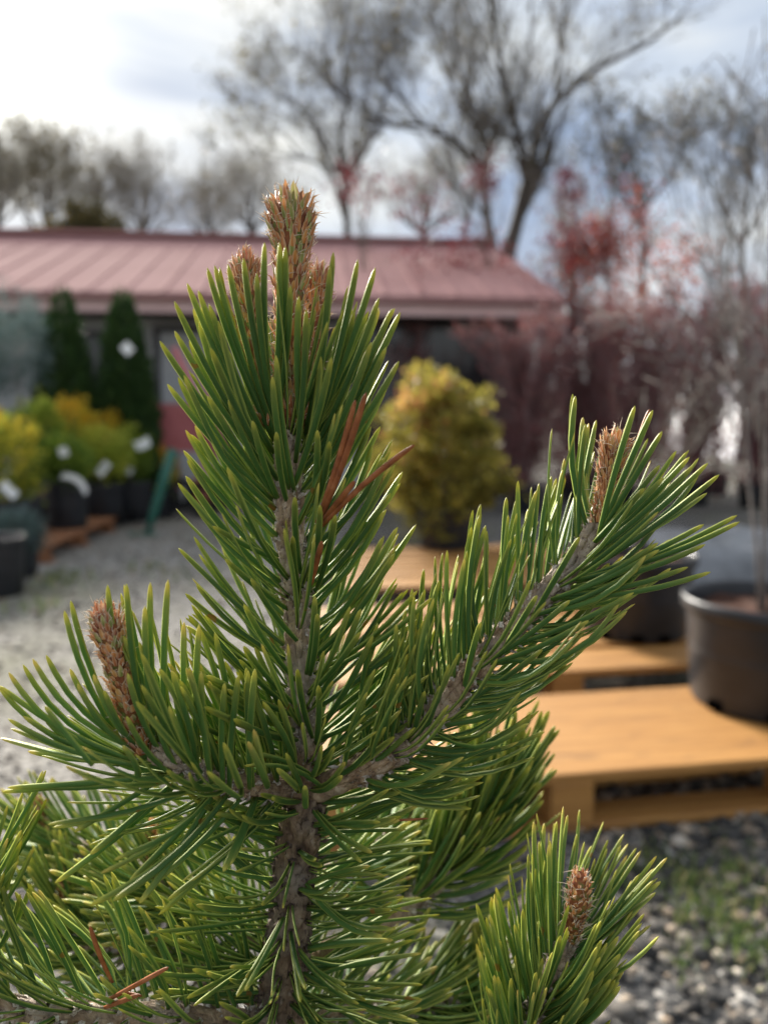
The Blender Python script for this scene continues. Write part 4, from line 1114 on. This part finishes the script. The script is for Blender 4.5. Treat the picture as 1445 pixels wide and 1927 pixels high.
    if sheath and sh_p:
        # torn papery flakes round the needle feet
        nfk = len(sh_p) * 3
        ii = np.repeat(np.arange(len(sh_p)), 3)
        fb = np.array(sh_p)[ii, 0] + rng.normal(0, 5 * k, (nfk, 3)); fd = unit(np.array(sh_p)[ii, 2] - np.array(sh_p)[ii, 0]) + rng.normal(0, 0.75, (nfk, 3))
        leaves(mb, fb, fd, rng.uniform(11, 29, nfk) * k, rng.uniform(5, 12, nfk) * k, rng.uniform(0, 1, nfk), rng, mat=1, fold=0.5)
    o = mb.build(name, [mat or M_bark, M_sheath_old if mat else M_sheath], pine, origin=P[0])
    if label: o['label'] = label
    BR.append(o)
    return o, P
def single(b_id, x0, y0, Y_0, x1, y1, Y_1, bend=(0, 0, 0), w=12.5, rnd=0.5, k=MM, dead=False):
    """one needle traced foot to tip"""
    A, Bp = PY(x0, y0, Y_0), PY(x1, y1, Y_1)
    d = Bp - A; L = np.linalg.norm(d); d = d / L
    bv = np.array(bend, float)
    q = dict(base=A, d0=unit(d - bv), d1=unit(d + bv), L=L * (1 + 0.18 * float(bv @ bv)), w=w * k, rnd=rnd, side=unit(np.cross(d, np.array([0.1, 1, 0.2]))), b=b_id, bl=1.0, dead=dead)
    if dead: DEAD.append(q)
    else: NEEDLES.append(q)
DEAD = []

# candle buds
def candle(branch, pts, prof, nsc, seed, scl=(20, 9), hair=160, red=0.0, green=0.15, name='candle', label=None, spread=(10, 34)):
    """pts = axis in photo pixels, prof = list of (s, radius in px)"""
    rng = np.random.default_rng(seed)
    n = 40; P = resample([PY(x, y, Yd) for x, y, Yd in pts], n)
    k = np.mean([p[2] for p in pts]) / FPX
    s = np.linspace(0, 1, n); pr = np.array(prof)
    rad = np.interp(s, pr[:, 0], pr[:, 1]) * k
    m = 16; ang = np.arange(m) / m * 6.2832
    rr = rad[:, None] * 0.82 * (1 + 0.10 * np.array([[mnoise.noise((math.cos(q) * 3 + seed, math.sin(q) * 3, z * 14)) for q in ang] for z in s]))
    mb = MB(); mb.tubes(P[None], rr[None], m, mat=0)
    # overlapping pointed scales
    ss = np.sort(rng.uniform(0.0, 1.0, nsc)) ** 0.95
    ss = np.clip(np.linspace(0, 0.985, nsc) + rng.normal(0, 0.01, nsc), 0, 0.99)
    phi = np.arange(nsc) * 2.39996 + rng.normal(0, 0.2, nsc)
    C, T = interp_axis(P, ss)
    ref = np.where(np.abs(T[:, 2:3]) > 0.85, np.array([[1.0, 0, 0]]), np.array([[0, 0, 1.0]]))
    Aq = unit(ref - (ref * T).sum(1, keepdims=True) * T); Bq = np.cross(T, Aq)
    Rv = Aq * np.cos(phi)[:, None] + Bq * np.sin(phi)[:, None]
    rs = np.interp(ss, s, rad)[:, None]
    ln = (rng.uniform(0.65, 1.25, nsc) * scl[0] * k)[:, None]; wd = (rng.uniform(0.75, 1.2, nsc) * scl[1] * k)[:, None]
    clos = np.clip((ss - 0.93) / 0.06, 0, 1)[:, None]
    a = np.radians(rng.uniform(*spread, nsc))[:, None] * (1 - 1.5 * clos)
    D = unit(T * np.cos(a) + Rv * np.sin(a)); S = unit(np.cross(D, Rv)); Nn = unit(np.cross(S, D)); Nn = Nn * np.sign((Nn * Rv).sum(1, keepdims=True))
    b = C + Rv * rs * 0.80
    rows = []
    for f, wf, up in ((0.0, 0.75, 0.10), (0.40, 1.0, 0.22), (0.75, 0.60, 0.12)):
        c = b + D * ln * f + Nn * (wd * 0.0)
        rows += [c - S * wd * 0.5 * wf, c + Nn * wd * up * 1.6, c + S * wd * 0.5 * wf]
    curl = rng.uniform(-0.1, 0.35, (nsc, 1))
    rows.append(b + D * ln * 1.0 + Nn * ln * curl * (1 - clos))
    V = np.stack(rows, 1)
    F = []
    for r in range(2):
        for c in range(2): F.append([r * 3 + c, r * 3 + c + 1, r * 3 + c + 4, r * 3 + c + 3])
    F3 = [[6, 7, 9], [7, 8, 9]]
    off = (np.arange(nsc) * 10)[:, None, None]
    rnd = np.clip(rng.beta(1.6, 1.5, nsc) * 0.84, 0, 0.83)
    gi = rng.uniform(0, 1, nsc) < green; rnd[gi] = rng.uniform(0.88, 1.0, gi.sum())
    if red: rnd = np.where((ss > 1 - red) & ~gi, rng.uniform(0.0, 0.25, nsc), rnd)
    tt = np.tile([0, 0, 0, .4, .4, .4, .75, .75, .75, 1.0], nsc); ee = np.tile([.8, 0, .8, 1, 0, 1, 1, 0.1, 1, .6], nsc)
    mb.add(V.reshape(-1, 3), [(off + np.array(F)[None]).reshape(-1, 4), (off + np.array(F3)[None]).reshape(-1, 3)], t=tt, edge=ee, rnd=np.repeat(rnd, 10), mat=1)
    # papery fringe
    ii = rng.integers(0, nsc, hair)
    h0 = b[ii] + D[ii] * ln[ii] * rng.uniform(0.2, 0.9, (hair, 1)) + S[ii] * wd[ii] * rng.uniform(-.5, .5, (hair, 1))
    hd = unit(D[ii] + rng.normal(0, 0.7, (hair, 3)) + Rv[ii] * 0.5); hl = rng.uniform(5, 15, (hair, 1)) * k
    hc_ = rng.normal(0, 0.5, (hair, 3))
    st_ = np.linspace(0, 1, 4)
    hp = h0[:, None] + (hd * hl)[:, None] * st_[None, :, None] + (hc_ * hl)[:, None] * (st_ ** 2)[None, :, None]
    mb.tubes(hp, np.broadcast_to(np.array([0.95, 0.85, 0.6, 0.2]) * k, (hair, 4)), 3, mat=2, cap=False)
    o = mb.build(name, [M_core, M_scale, M_hair], branch, origin=P[0])
    if label: o['label'] = label
    return o

# ---- trunk below the whorl, carried down into its pot
tb = (560, 1960, Y0 + 0.016)
def tr_skip(bx, by, rad): return by > 2150
trunk, _ = shoot([(505, 2500, Y0 + 0.02), (512, 2200, Y0 + 0.02), (524, 1930, Y0 + 0.017), (540, 1780, Y0 + 0.015), (556, 1620, Y0 + 0.013), (578, 1480, Y0 + 0.012)],
                 48, 33, 290, (180, 275), (88, 74), (70, 62), 'dark brown scaly main stem', 'trunk', 3, s0=0.20, s1=0.985, k_up=0.12, down_damp=0.0, mat=M_oldbark, n_ax=70, rough=0.2, jit=0.14, skip=tr_skip, rnd=(0.05, 0.85), w=10.5, sag=0.05, front=0.5)
# ---- leader
leader, _ = shoot([(580, 1500, Y0 + 0.012), (574, 1400, Y0 + 0.011), (566, 1270, Y0 + 0.009), (556, 1110, Y0 + 0.008), (544, 960, Y0 + 0.006), (543, 850, Y0 + 0.006), (548, 790, Y0 + 0.006)],
                  25, 19, 215, (235, 320), (64, 34), (52, 14), 'upright leader shoot', 'branch', 5, s0=0.02, s1=0.96, k_up=0.06, jit=0.10, rnd=(0.05, 0.8), w=11.5, front=0.72)
candle(leader, [(550, 815, Y0 + 0.006), (546, 720, Y0 + 0.005), (546, 600, Y0 + 0.004), (549, 480, Y0 + 0.003), (548, 425, Y0 + 0.003), (545, 376, Y0 + 0.003)],
       [(0, 26), (0.2, 28), (0.45, 30), (0.60, 34), (0.74, 42), (0.86, 45), (0.93, 40), (0.975, 24), (1, 8)], 430, 7, (31, 10.5), 800, green=0.22, label='tallest central candle bud')
candle(leader, [(505, 800, Y0 + 0.002), (485, 700, Y0), (470, 600, Y0 - 0.002), (463, 540, Y0 - 0.002), (463, 486, Y0 - 0.002)],
       [(0, 18), (0.3, 21), (0.6, 23), (0.8, 28), (0.92, 22), (0.97, 13), (1, 4)], 260, 8, (25, 8.5), 320, red=0.12, green=0.2, label='side candle bud left of the tallest one')
candle(leader, [(572, 800, Y0 + 0.014), (582, 700, Y0 + 0.017), (592, 600, Y0 + 0.019), (597, 550, Y0 + 0.020), (598, 512, Y0 + 0.020)],
       [(0, 16), (0.4, 20), (0.7, 24), (0.88, 26), (0.96, 15), (1, 5)], 220, 9, (25, 8.5), 300, red=0.15, green=0.15, label='shorter candle bud behind the tallest one')
# ---- right branch
right, _ = shoot([(592, 1490, Y0 + 0.010), (650, 1462, Y0 + 0.004), (720, 1428, Y0), (785, 1380, Y0 - 0.002), (850, 1308, Y0 - 0.002), (925, 1220, Y0), (1010, 1135, Y0 + 0.003), (1085, 1050, Y0 + 0.006), (1130, 985, Y0 + 0.008)],
                 27, 15, 210, (215, 275), (54, 42), (26, 24), 'long right-hand branch sweeping upward', 'branch', 11, s0=0.14, s1=0.99, k_up=0.90, k_T=0.30, down_damp=0.70, jit=0.14, rnd=(0.1, 0.85), w=11, front=0.72, skip=lambda bx, by, rad: by < 1100 and rad[1] < -0.1)
candle(right, [(1126, 1005, Y0 + 0.008), (1140, 930, Y0 + 0.007), (1152, 865, Y0 + 0.006), (1160, 822, Y0 + 0.006)],
       [(0, 16), (0.3, 20), (0.7, 25), (0.88, 24), (0.96, 14), (1, 5)], 240, 12, (23, 8.5), 360, green=0.05, label='candle bud at the tip of the right branch')
# ---- left branch
left, _ = shoot([(578, 1486, Y0 + 0.010), (520, 1482, Y0 + 0.002), (450, 1474, Y0 - 0.010), (390, 1462, Y0 - 0.018), (330, 1432, Y0 - 0.022), (285, 1408, Y0 - 0.024)],
                 23, 14, 80, (230, 300), (66, 40), (36, 30), 'left branch lying nearly level', 'branch', 17, s0=0.10, s1=0.985, k_up=0.80, k_T=-0.1, down_damp=0.95, jit=0.13, rnd=(0.25, 0.95), w=12.5, front=0.4, skip=lambda bx, by, rad: bx < 345 and rad[1] < -0.1)
candle(left, [(268, 1415, Y0 - 0.024), (240, 1330, Y0 - 0.026), (222, 1260, Y0 - 0.027), (208, 1200, Y0 - 0.028), (197, 1146, Y0 - 0.028)],
       [(0, 20), (0.3, 23), (0.6, 26), (0.8, 33), (0.9, 31), (0.97, 18), (1, 6)], 270, 18, (24, 11), 560, red=0.22, green=0.16, label='red-tipped candle bud on the left branch')
# ---- lower right shoot
lowr, _ = shoot([(960, 2080, Y0 - 0.004), (985, 1990, Y0 - 0.004), (1010, 1905, Y0 - 0.003), (1040, 1830, Y0 - 0.002), (1070, 1765, Y0)],
                 18, 13, 125, (220, 280), (42, 30), (30, 24), 'lower right shoot with a small bud', 'branch', 23, s0=0.10, s1=0.985, k_up=0.35, k_T=0.12, down_damp=0.7, jit=0.13, rnd=(0.2, 0.9), w=11, skip=lambda bx, by, rad: by < 1860 and rad[1] < -0.15)
candle(lowr, [(1072, 1772, Y0), (1080, 1730, Y0 - 0.001), (1088, 1690, Y0 - 0.002), (1092, 1640, Y0 - 0.002)],
       [(0, 14), (0.3, 20), (0.6, 24), (0.85, 21), (0.95, 12), (1, 4)], 120, 24, (16, 9), 260, red=0.0, green=0.0, label='small reddish bud at the lower right')
# ---- lower left branch along the frame bottom
lowl, _ = shoot([(560, 1930, Y0 + 0.016), (450, 1925, Y0 + 0.004), (330, 1914, Y0 - 0.004), (200, 1905, Y0 - 0.010), (90, 1902, Y0 - 0.014), (-60, 1880, Y0 - 0.018)],
                 26, 17, 80, (215, 290), (70, 50), (45, 34), 'pale grey branch along the bottom left', 'branch', 29, s0=0.12, s1=0.99, k_up=0.55, k_T=0.05, down_damp=0.5, jit=0.14, rnd=(0.1, 0.8), w=11)
# ---- shoot just outside the left edge
edge_, _ = shoot([(-80, 1900, Y0 - 0.006), (-75, 1760, Y0 - 0.006), (-50, 1640, Y0 - 0.006)],
                 17, 12, 40, (200, 260), (42, 28), (28, 14), None, 'branch', 31, s0=0.1, k_up=0.3, rnd=(0.2, 0.8), w=11)
# ---- blurred shoots behind
back1, _ = shoot([(600, 1800, Y0 + 0.04), (760, 1710, Y0 + 0.085), (850, 1620, Y0 + 0.10), (900, 1540, Y0 + 0.105), (925, 1470, Y0 + 0.105)],
                 18, 11, 95, (175, 225), (50, 30), (30, 16), 'out-of-focus shoot behind, above the lower right bud', 'branch', 37, s0=0.25, s1=0.99, k_up=0.5, rnd=(0.1, 0.7), w=13)
back2, _ = shoot([(540, 1800, Y0 + 0.035), (420, 1720, Y0 + 0.055), (330, 1690, Y0 + 0.065), (285, 1660, Y0 + 0.07)],
                 15, 10, 75, (150, 215), (60, 38), (40, 22), 'out-of-focus shoot behind the lower stem at left', 'branch', 41, s0=0.15, k_up=0.6, rnd=(0.3, 0.9), w=12)
candle(back2, [(283, 1665, Y0 + 0.07), (284, 1610, Y0 + 0.07), (287, 1545, Y0 + 0.07)], [(0, 9), (0.5, 11), (0.85, 11), (1, 3)], 60, 42, (14, 8), 50, green=0.0)
back3, _ = shoot([(480, 1880, Y0 + 0.05), (300, 1800, Y0 + 0.075), (170, 1770, Y0 + 0.085), (122, 1730, Y0 + 0.09)],
                 15, 10, 75, (150, 210), (60, 36), (40, 20), 'out-of-focus shoot with bud at far left', 'branch', 43, s0=0.15, k_up=0.6, rnd=(0.3, 0.9), w=12)
candle(back3, [(121, 1735, Y0 + 0.09), (120, 1690, Y0 + 0.09), (119, 1640, Y0 + 0.09)], [(0, 9), (0.5, 12), (0.85, 11), (1, 3)], 60, 44, (14, 8), 50, green=0.0)
back4, _ = shoot([(480, 1740, Y0 + 0.08), (300, 1640, Y0 + 0.11), (160, 1600, Y0 + 0.125), (92, 1590, Y0 + 0.13)],
                 14, 9, 80, (130, 190), (60, 36), (40, 20), 'faint blurred shoot behind the left branch', 'branch', 47, s0=0.1, k_up=0.6, rnd=(0.4, 0.95), w=11)
candle(back4, [(84, 1590, Y0 + 0.13), (78, 1550, Y0 + 0.13), (74, 1500, Y0 + 0.13)], [(0, 10), (0.5, 12), (0.85, 11), (1, 3)], 60, 48, (14, 8), 50, green=0.0)
back5, _ = shoot([(540, 1930, Y0 + 0.03), (650, 1905, Y0 + 0.05), (760, 1895, Y0 + 0.07), (860, 1870, Y0 + 0.08)],
                 18, 11, 75, (170, 230), (62, 36), (42, 22), 'low shoot behind, right of the main stem', 'branch', 53, s0=0.12, k_up=0.55, rnd=(0.3, 0.9), w=12)
back6, _ = shoot([(560, 1680, Y0 + 0.05), (650, 1630, Y0 + 0.09), (730, 1590, Y0 + 0.12), (800, 1560, Y0 + 0.14)],
                 13, 9, 70, (150, 200), (60, 38), (42, 25), 'faint blurred shoot behind the stem at right', 'branch', 59, s0=0.1, k_up=0.4, rnd=(0.5, 0.95), w=11)
back7, _ = shoot([(760, 2080, Y0 + 0.05), (830, 1990, Y0 + 0.07), (880, 1930, Y0 + 0.08), (905, 1880, Y0 + 0.085)],
                 13, 9, 50, (150, 200), (45, 30), (30, 18), None, 'branch', 61, s0=0.1, k_up=0.5, rnd=(0.3, 0.8), w=11)

# ---- traced needles that stand out in the photograph
L_ = BR.index(left); LD = BR.index(leader); RT = BR.index(right); TR = BR.index(trunk); LL = BR.index(lowl)
T_ = lambda *a, **k: single(*a, **k)
for b, x0, y0, dy0, x1, y1, dy1, bend in (
    (L_, 330, 1478, -.016, 105, 1662, -.036, (0, 0, .10)), (L_, 325, 1474, -.016, 170, 1608, -.040, (0, 0, .05)), (L_, 300, 1468, -.018, 140, 1565, -.044, (0, 0, .02)),
    (L_, 400, 1492, -.016, 245, 1660, -.040, (.05, 0, .16)), (L_, 402, 1495, -.016, 262, 1700, -.046, (-.06, 0, .05)), (L_, 480, 1502, -.006, 420, 1640, -.040, (0, 0, .1)), (L_, 484, 1500, -.006, 432, 1628, -.036, (0, 0, .1)),
    (L_, 300, 1455, -.022, 5, 1490, -.030, (0, 0, .04)), (L_, 310, 1460, -.022, 15, 1482, -.034, (0, 0, .03)),
    (L_, 260, 1440, -.026, 20, 1345, -.034, (0, 0, .25)), (L_, 262, 1440, -.026, 48, 1340, -.03, (0, 0, .25)), (L_, 250, 1430, -.026, 5, 1285, -.030, (0, 0, .20)),
    (L_, 175, 1440, -.05, 90, 1330, -.052, (-.2, 0, .35)), (L_, 250, 1480, -.03, 205, 1395, -.04, (-.55, 0, .45)),
    (LD, 604, 1480, -.004, 460, 1440, -.03, (-.15, 0, -.30)), (LD, 590, 1462, -.004, 475, 1418, -.02, (-.2, 0, -.1)),
    (TR, 560, 1530, 0, 500, 1525, -.02, (0, 0, .2)), (TR, 575, 1520, -.01, 574, 1470, -.03, (0, 0, .3))):
    T_(b, x0, y0, Y0 + dy0, x1, y1, Y0 + dy1, bend, rnd=0.62, w=12.5)
# front of the leader: foot and tip as in the photograph
for x0, y0, x1, y1 in ((512, 790, 500, 456), (515, 780, 525, 456), (522, 760, 536, 463), (524, 770, 546, 537), (575, 815, 626, 474), (580, 830, 620, 500), (590, 825, 672, 488), (590, 815, 705, 503),
        (568, 830, 564, 557), (556, 870, 575, 582), (554, 925, 521, 668), (545, 922, 514, 708), (522, 830, 431, 496), (520, 810, 460, 485), (518, 800, 485, 514), (516, 830, 392, 503), (514, 820, 406, 499),
        (510, 850, 354, 532), (508, 845, 375, 546), (514, 850, 395, 571), (508, 880, 330, 566), (505, 905, 302, 641), (510, 890, 330, 622), (512, 940, 316, 722), (516, 930, 392, 744), (520, 938, 431, 751),
        (524, 940, 476, 791), (540, 945, 521, 812), (588, 945, 597, 809), (596, 950, 620, 830), (590, 850, 712, 560), (592, 860, 737, 580), (594, 870, 752, 587), (590, 900, 698, 643), (592, 905, 726, 652), (594, 915, 750, 679),
        (566, 1078, 556, 934), (584, 1105, 602, 949), (597, 1105, 631, 968), (565, 1125, 552, 1008), (577, 1268, 592, 1121), (583, 1270, 597, 1154), (588, 1388, 561, 1258), (595, 1400, 599, 1289), (566, 1213, 473, 1087), (540, 1060, 401, 990),
        (548, 1150, 424, 1051), (556, 1280, 460, 1136), (560, 1330, 460, 1215), (556, 1340, 451, 1240), (590, 1330, 678, 1145), (596, 1380, 701, 1195)):
    kx = 1 if x1 > x0 else -1
    lean_ = abs(x1 - x0) / max(60, y0 - y1)
    T_(LD, x0, y0, Y0 + 0.001 + 0.004 * lean_, x1, y1, Y0 - 0.014 - 0.012 * (1 - min(1, lean_)), (-kx * 0.06, 0.05, 0.06), rnd=0.15 + 0.45 * ((x0 * 7 + y1 * 13) % 17) / 17, w=12.2)
# tuft round the left bud
for x0, y0, x1, y1 in ((262, 1412, 209, 1100), (285, 1412, 244, 1098), (300, 1420, 287, 1096), (312, 1425, 320, 1091), (296, 1420, 277, 1140), (236, 1404, 132, 1146), (244, 1400, 143, 1128), (262, 1412, 77, 1228), (258, 1408, 101, 1224),
        (245, 1425, 56, 1240), (238, 1430, 29, 1254), (232, 1432, 4, 1284), (225, 1440, 83, 1330), (268, 1420, 143, 1252), (274, 1425, 157, 1280), (280, 1430, 186, 1264), (286, 1432, 205, 1295), (318, 1438, 248, 1264), (345, 1470, 248, 1342), (350, 1470, 298, 1345),
        (380, 1475, 332, 1280), (400, 1480, 382, 1262), (420, 1480, 425, 1285), (432, 1482, 452, 1270), (476, 1480, 470, 1262), (470, 1484, 483, 1258), (360, 1465, 350, 1170), (372, 1470, 378, 1175)):
    lf_ = min(1.0, abs(x1 - x0) / max(40, y0 - y1))
    T_(L_, x0, y0, Y0 - 0.022, x1, y1, Y0 - 0.030 - 0.010 * ((x0 * 3 + y1) % 5) / 5, (0.05 + 0.12 * lf_, 0.03, 0.10 + 0.22 * lf_), rnd=0.35 + 0.55 * ((x0 * 7 + y1 * 13) % 17) / 17, w=12.5)
# fan at the end of the right branch
for x0, y0, x1, y1 in ((1105, 1050, 1295, 859), (1108, 1048, 1302, 875), (1095, 1075, 1329, 870), (1092, 1080, 1350, 891), (1090, 1082, 1338, 900), (1085, 1095, 1384, 966), (1082, 1092, 1389, 978), (1090, 1088, 1322, 984), (1075, 1105, 1325, 1021),
        (1050, 1125, 1336, 1073), (1046, 1122, 1293, 1064), (1120, 1020, 1247, 898), (1122, 1015, 1240, 875), (1118, 1020, 1210, 918), (1040, 1130, 1236, 1019), (1036, 1128, 1238, 1032), (1000, 1160, 1199, 1069), (960, 1215, 1190, 1112), (920, 1250, 1106, 1165),
        (860, 1330, 1019, 1220), (935, 1235, 1071, 1128), (1128, 1005, 1245, 812), (1130, 1000, 1228, 772), (1126, 1008, 1195, 764), (1000, 1165, 1090, 1010), (940, 1235, 1010, 1120), (870, 1315, 905, 1170), (800, 1385, 830, 1290), (775, 1405, 800, 1300)):
    fl_ = (x1 - x0) / (abs(x1 - x0) + abs(y0 - y1))
    T_(RT, x0, y0, Y0 - 0.003, x1, y1, Y0 - 0.012 - 0.008 * ((x0 * 5 + y1) % 7) / 7, (0.10 * (1 - fl_) - 0.02, 0.02, 0.20 * fl_), rnd=0.15 + 0.5 * ((x0 * 7 + y1 * 13) % 17) / 17, w=11.5)
# dead needles
for x0, y0, dy0, x1, y1, dy1, bend, ww in ((600, 985, -.012, 688, 738, -.034, (-.03, 0, .05), 12), (596, 985, -.012, 668, 752, -.032, (-.03, 0, .05), 11),
        (606, 990, -.014, 782, 838, -.036, (.08, 0, -.06), 10.5), (604, 985, -.012, 668, 905, -.028, (0, 0, 0), 11),
        (1175, 900, 0, 1222, 770, -.006, (0, 0, 0), 10), (585, 1100, -.008, 606, 1018, -.02, (0, 0, 0), 11),
        (212, 1848, -.02, 172, 1742, -.03, (.05, 0, .1), 11), (200, 1884, -.03, 318, 1820, -.034, (0, 0, 0), 10), (198, 1896, -.03, 262, 1872, -.036, (0, 0, 0), 11), (232, 1866, -.026, 268, 1874, -.03, (0, 0, 0), 8),
        (690, 1545, .0, 806, 1540, .002, (0, 0, .03), 6)):
    single(0, x0, y0, Y0 + dy0, x1, y1, Y0 + dy1, bend, ww, 0.5, dead=True)

# ---- which needles show largest: a small depth buffer
P, V = needle_geo(NEEDLES)
K = 26
tt = np.linspace(0, len(RINGS) - 1.001, K); i0 = tt.astype(int); fr = (tt - i0)[None, :, None]
Vs = V[:, i0] * (1 - fr[..., None]) + V[:, i0 + 1] * fr[..., None]
sx, sy, sz = project(Vs)
gx = (sx / 4).astype(int); gy = (sy / 4).astype(int)
GW, GH = int(W / 4) + 1, int(H / 4) + 1
inside = (gx >= 0) & (gx < GW) & (gy >= 0) & (gy < GH) & (sz > 0.02)
buf = np.full(GW * GH, 1e9); idx = np.where(inside, gy * GW + gx, 0)
np.minimum.at(buf, idx[inside], sz[inside])
vis = inside & (sz <= buf[idx] + 0.0012)
px_len = np.hypot(np.diff(sx[:, :, 2], axis=1), np.diff(sy[:, :, 2], axis=1)).sum(1)
score = vis.reshape(len(NEEDLES), -1).mean(1) * px_len
order = np.argsort(-score)
chosen = set(order[:290].tolist())
rest = [i for i in range(len(NEEDLES)) if i not in chosen]
fol = needle_mb([NEEDLES[i] for i in rest], V[rest]).build('foliage', M_needle, pine)
fol['kind'] = 'stuff'
for i in sorted(chosen):
    q = NEEDLES[i]
    needle_mb([q], V[i:i + 1]).build('needle', M_needle, BR[q['b']], origin=q['base'])
Pd, Vd = needle_geo(DEAD)
for i, q in enumerate(DEAD):
    o = needle_mb([q], Vd[i:i + 1]).build('dead_needle', M_dead, pine, origin=q['base'])
    o['label'] = 'reddish-brown dead needle'
# its pot, below the picture
pc = (float(PY(500, 2500, Y0 + 0.02)[0]), Y0 + 0.02, 0.0)
zlow = float(PY(505, 2500, Y0 + 0.02)[2])
m_ = MB(); m_.tubes(resample([(pc[0], pc[1], 0.22), (pc[0] + .004, pc[1], zlow * 0.6), tuple(PY(505, 2490, Y0 + 0.02))], 20)[None], np.linspace(0.016, 52 * MM, 20)[None], 14); m_.build('lower_stem', M_oldbark, pine)
pot_mesh(pc, 0.16, 0.26).build('pot', M_pot, pine)
soil_mesh(pc, 0.16, 0.26, np.random.default_rng(1)).build('soil', M_soil, pine)
print('needles', len(NEEDLES))
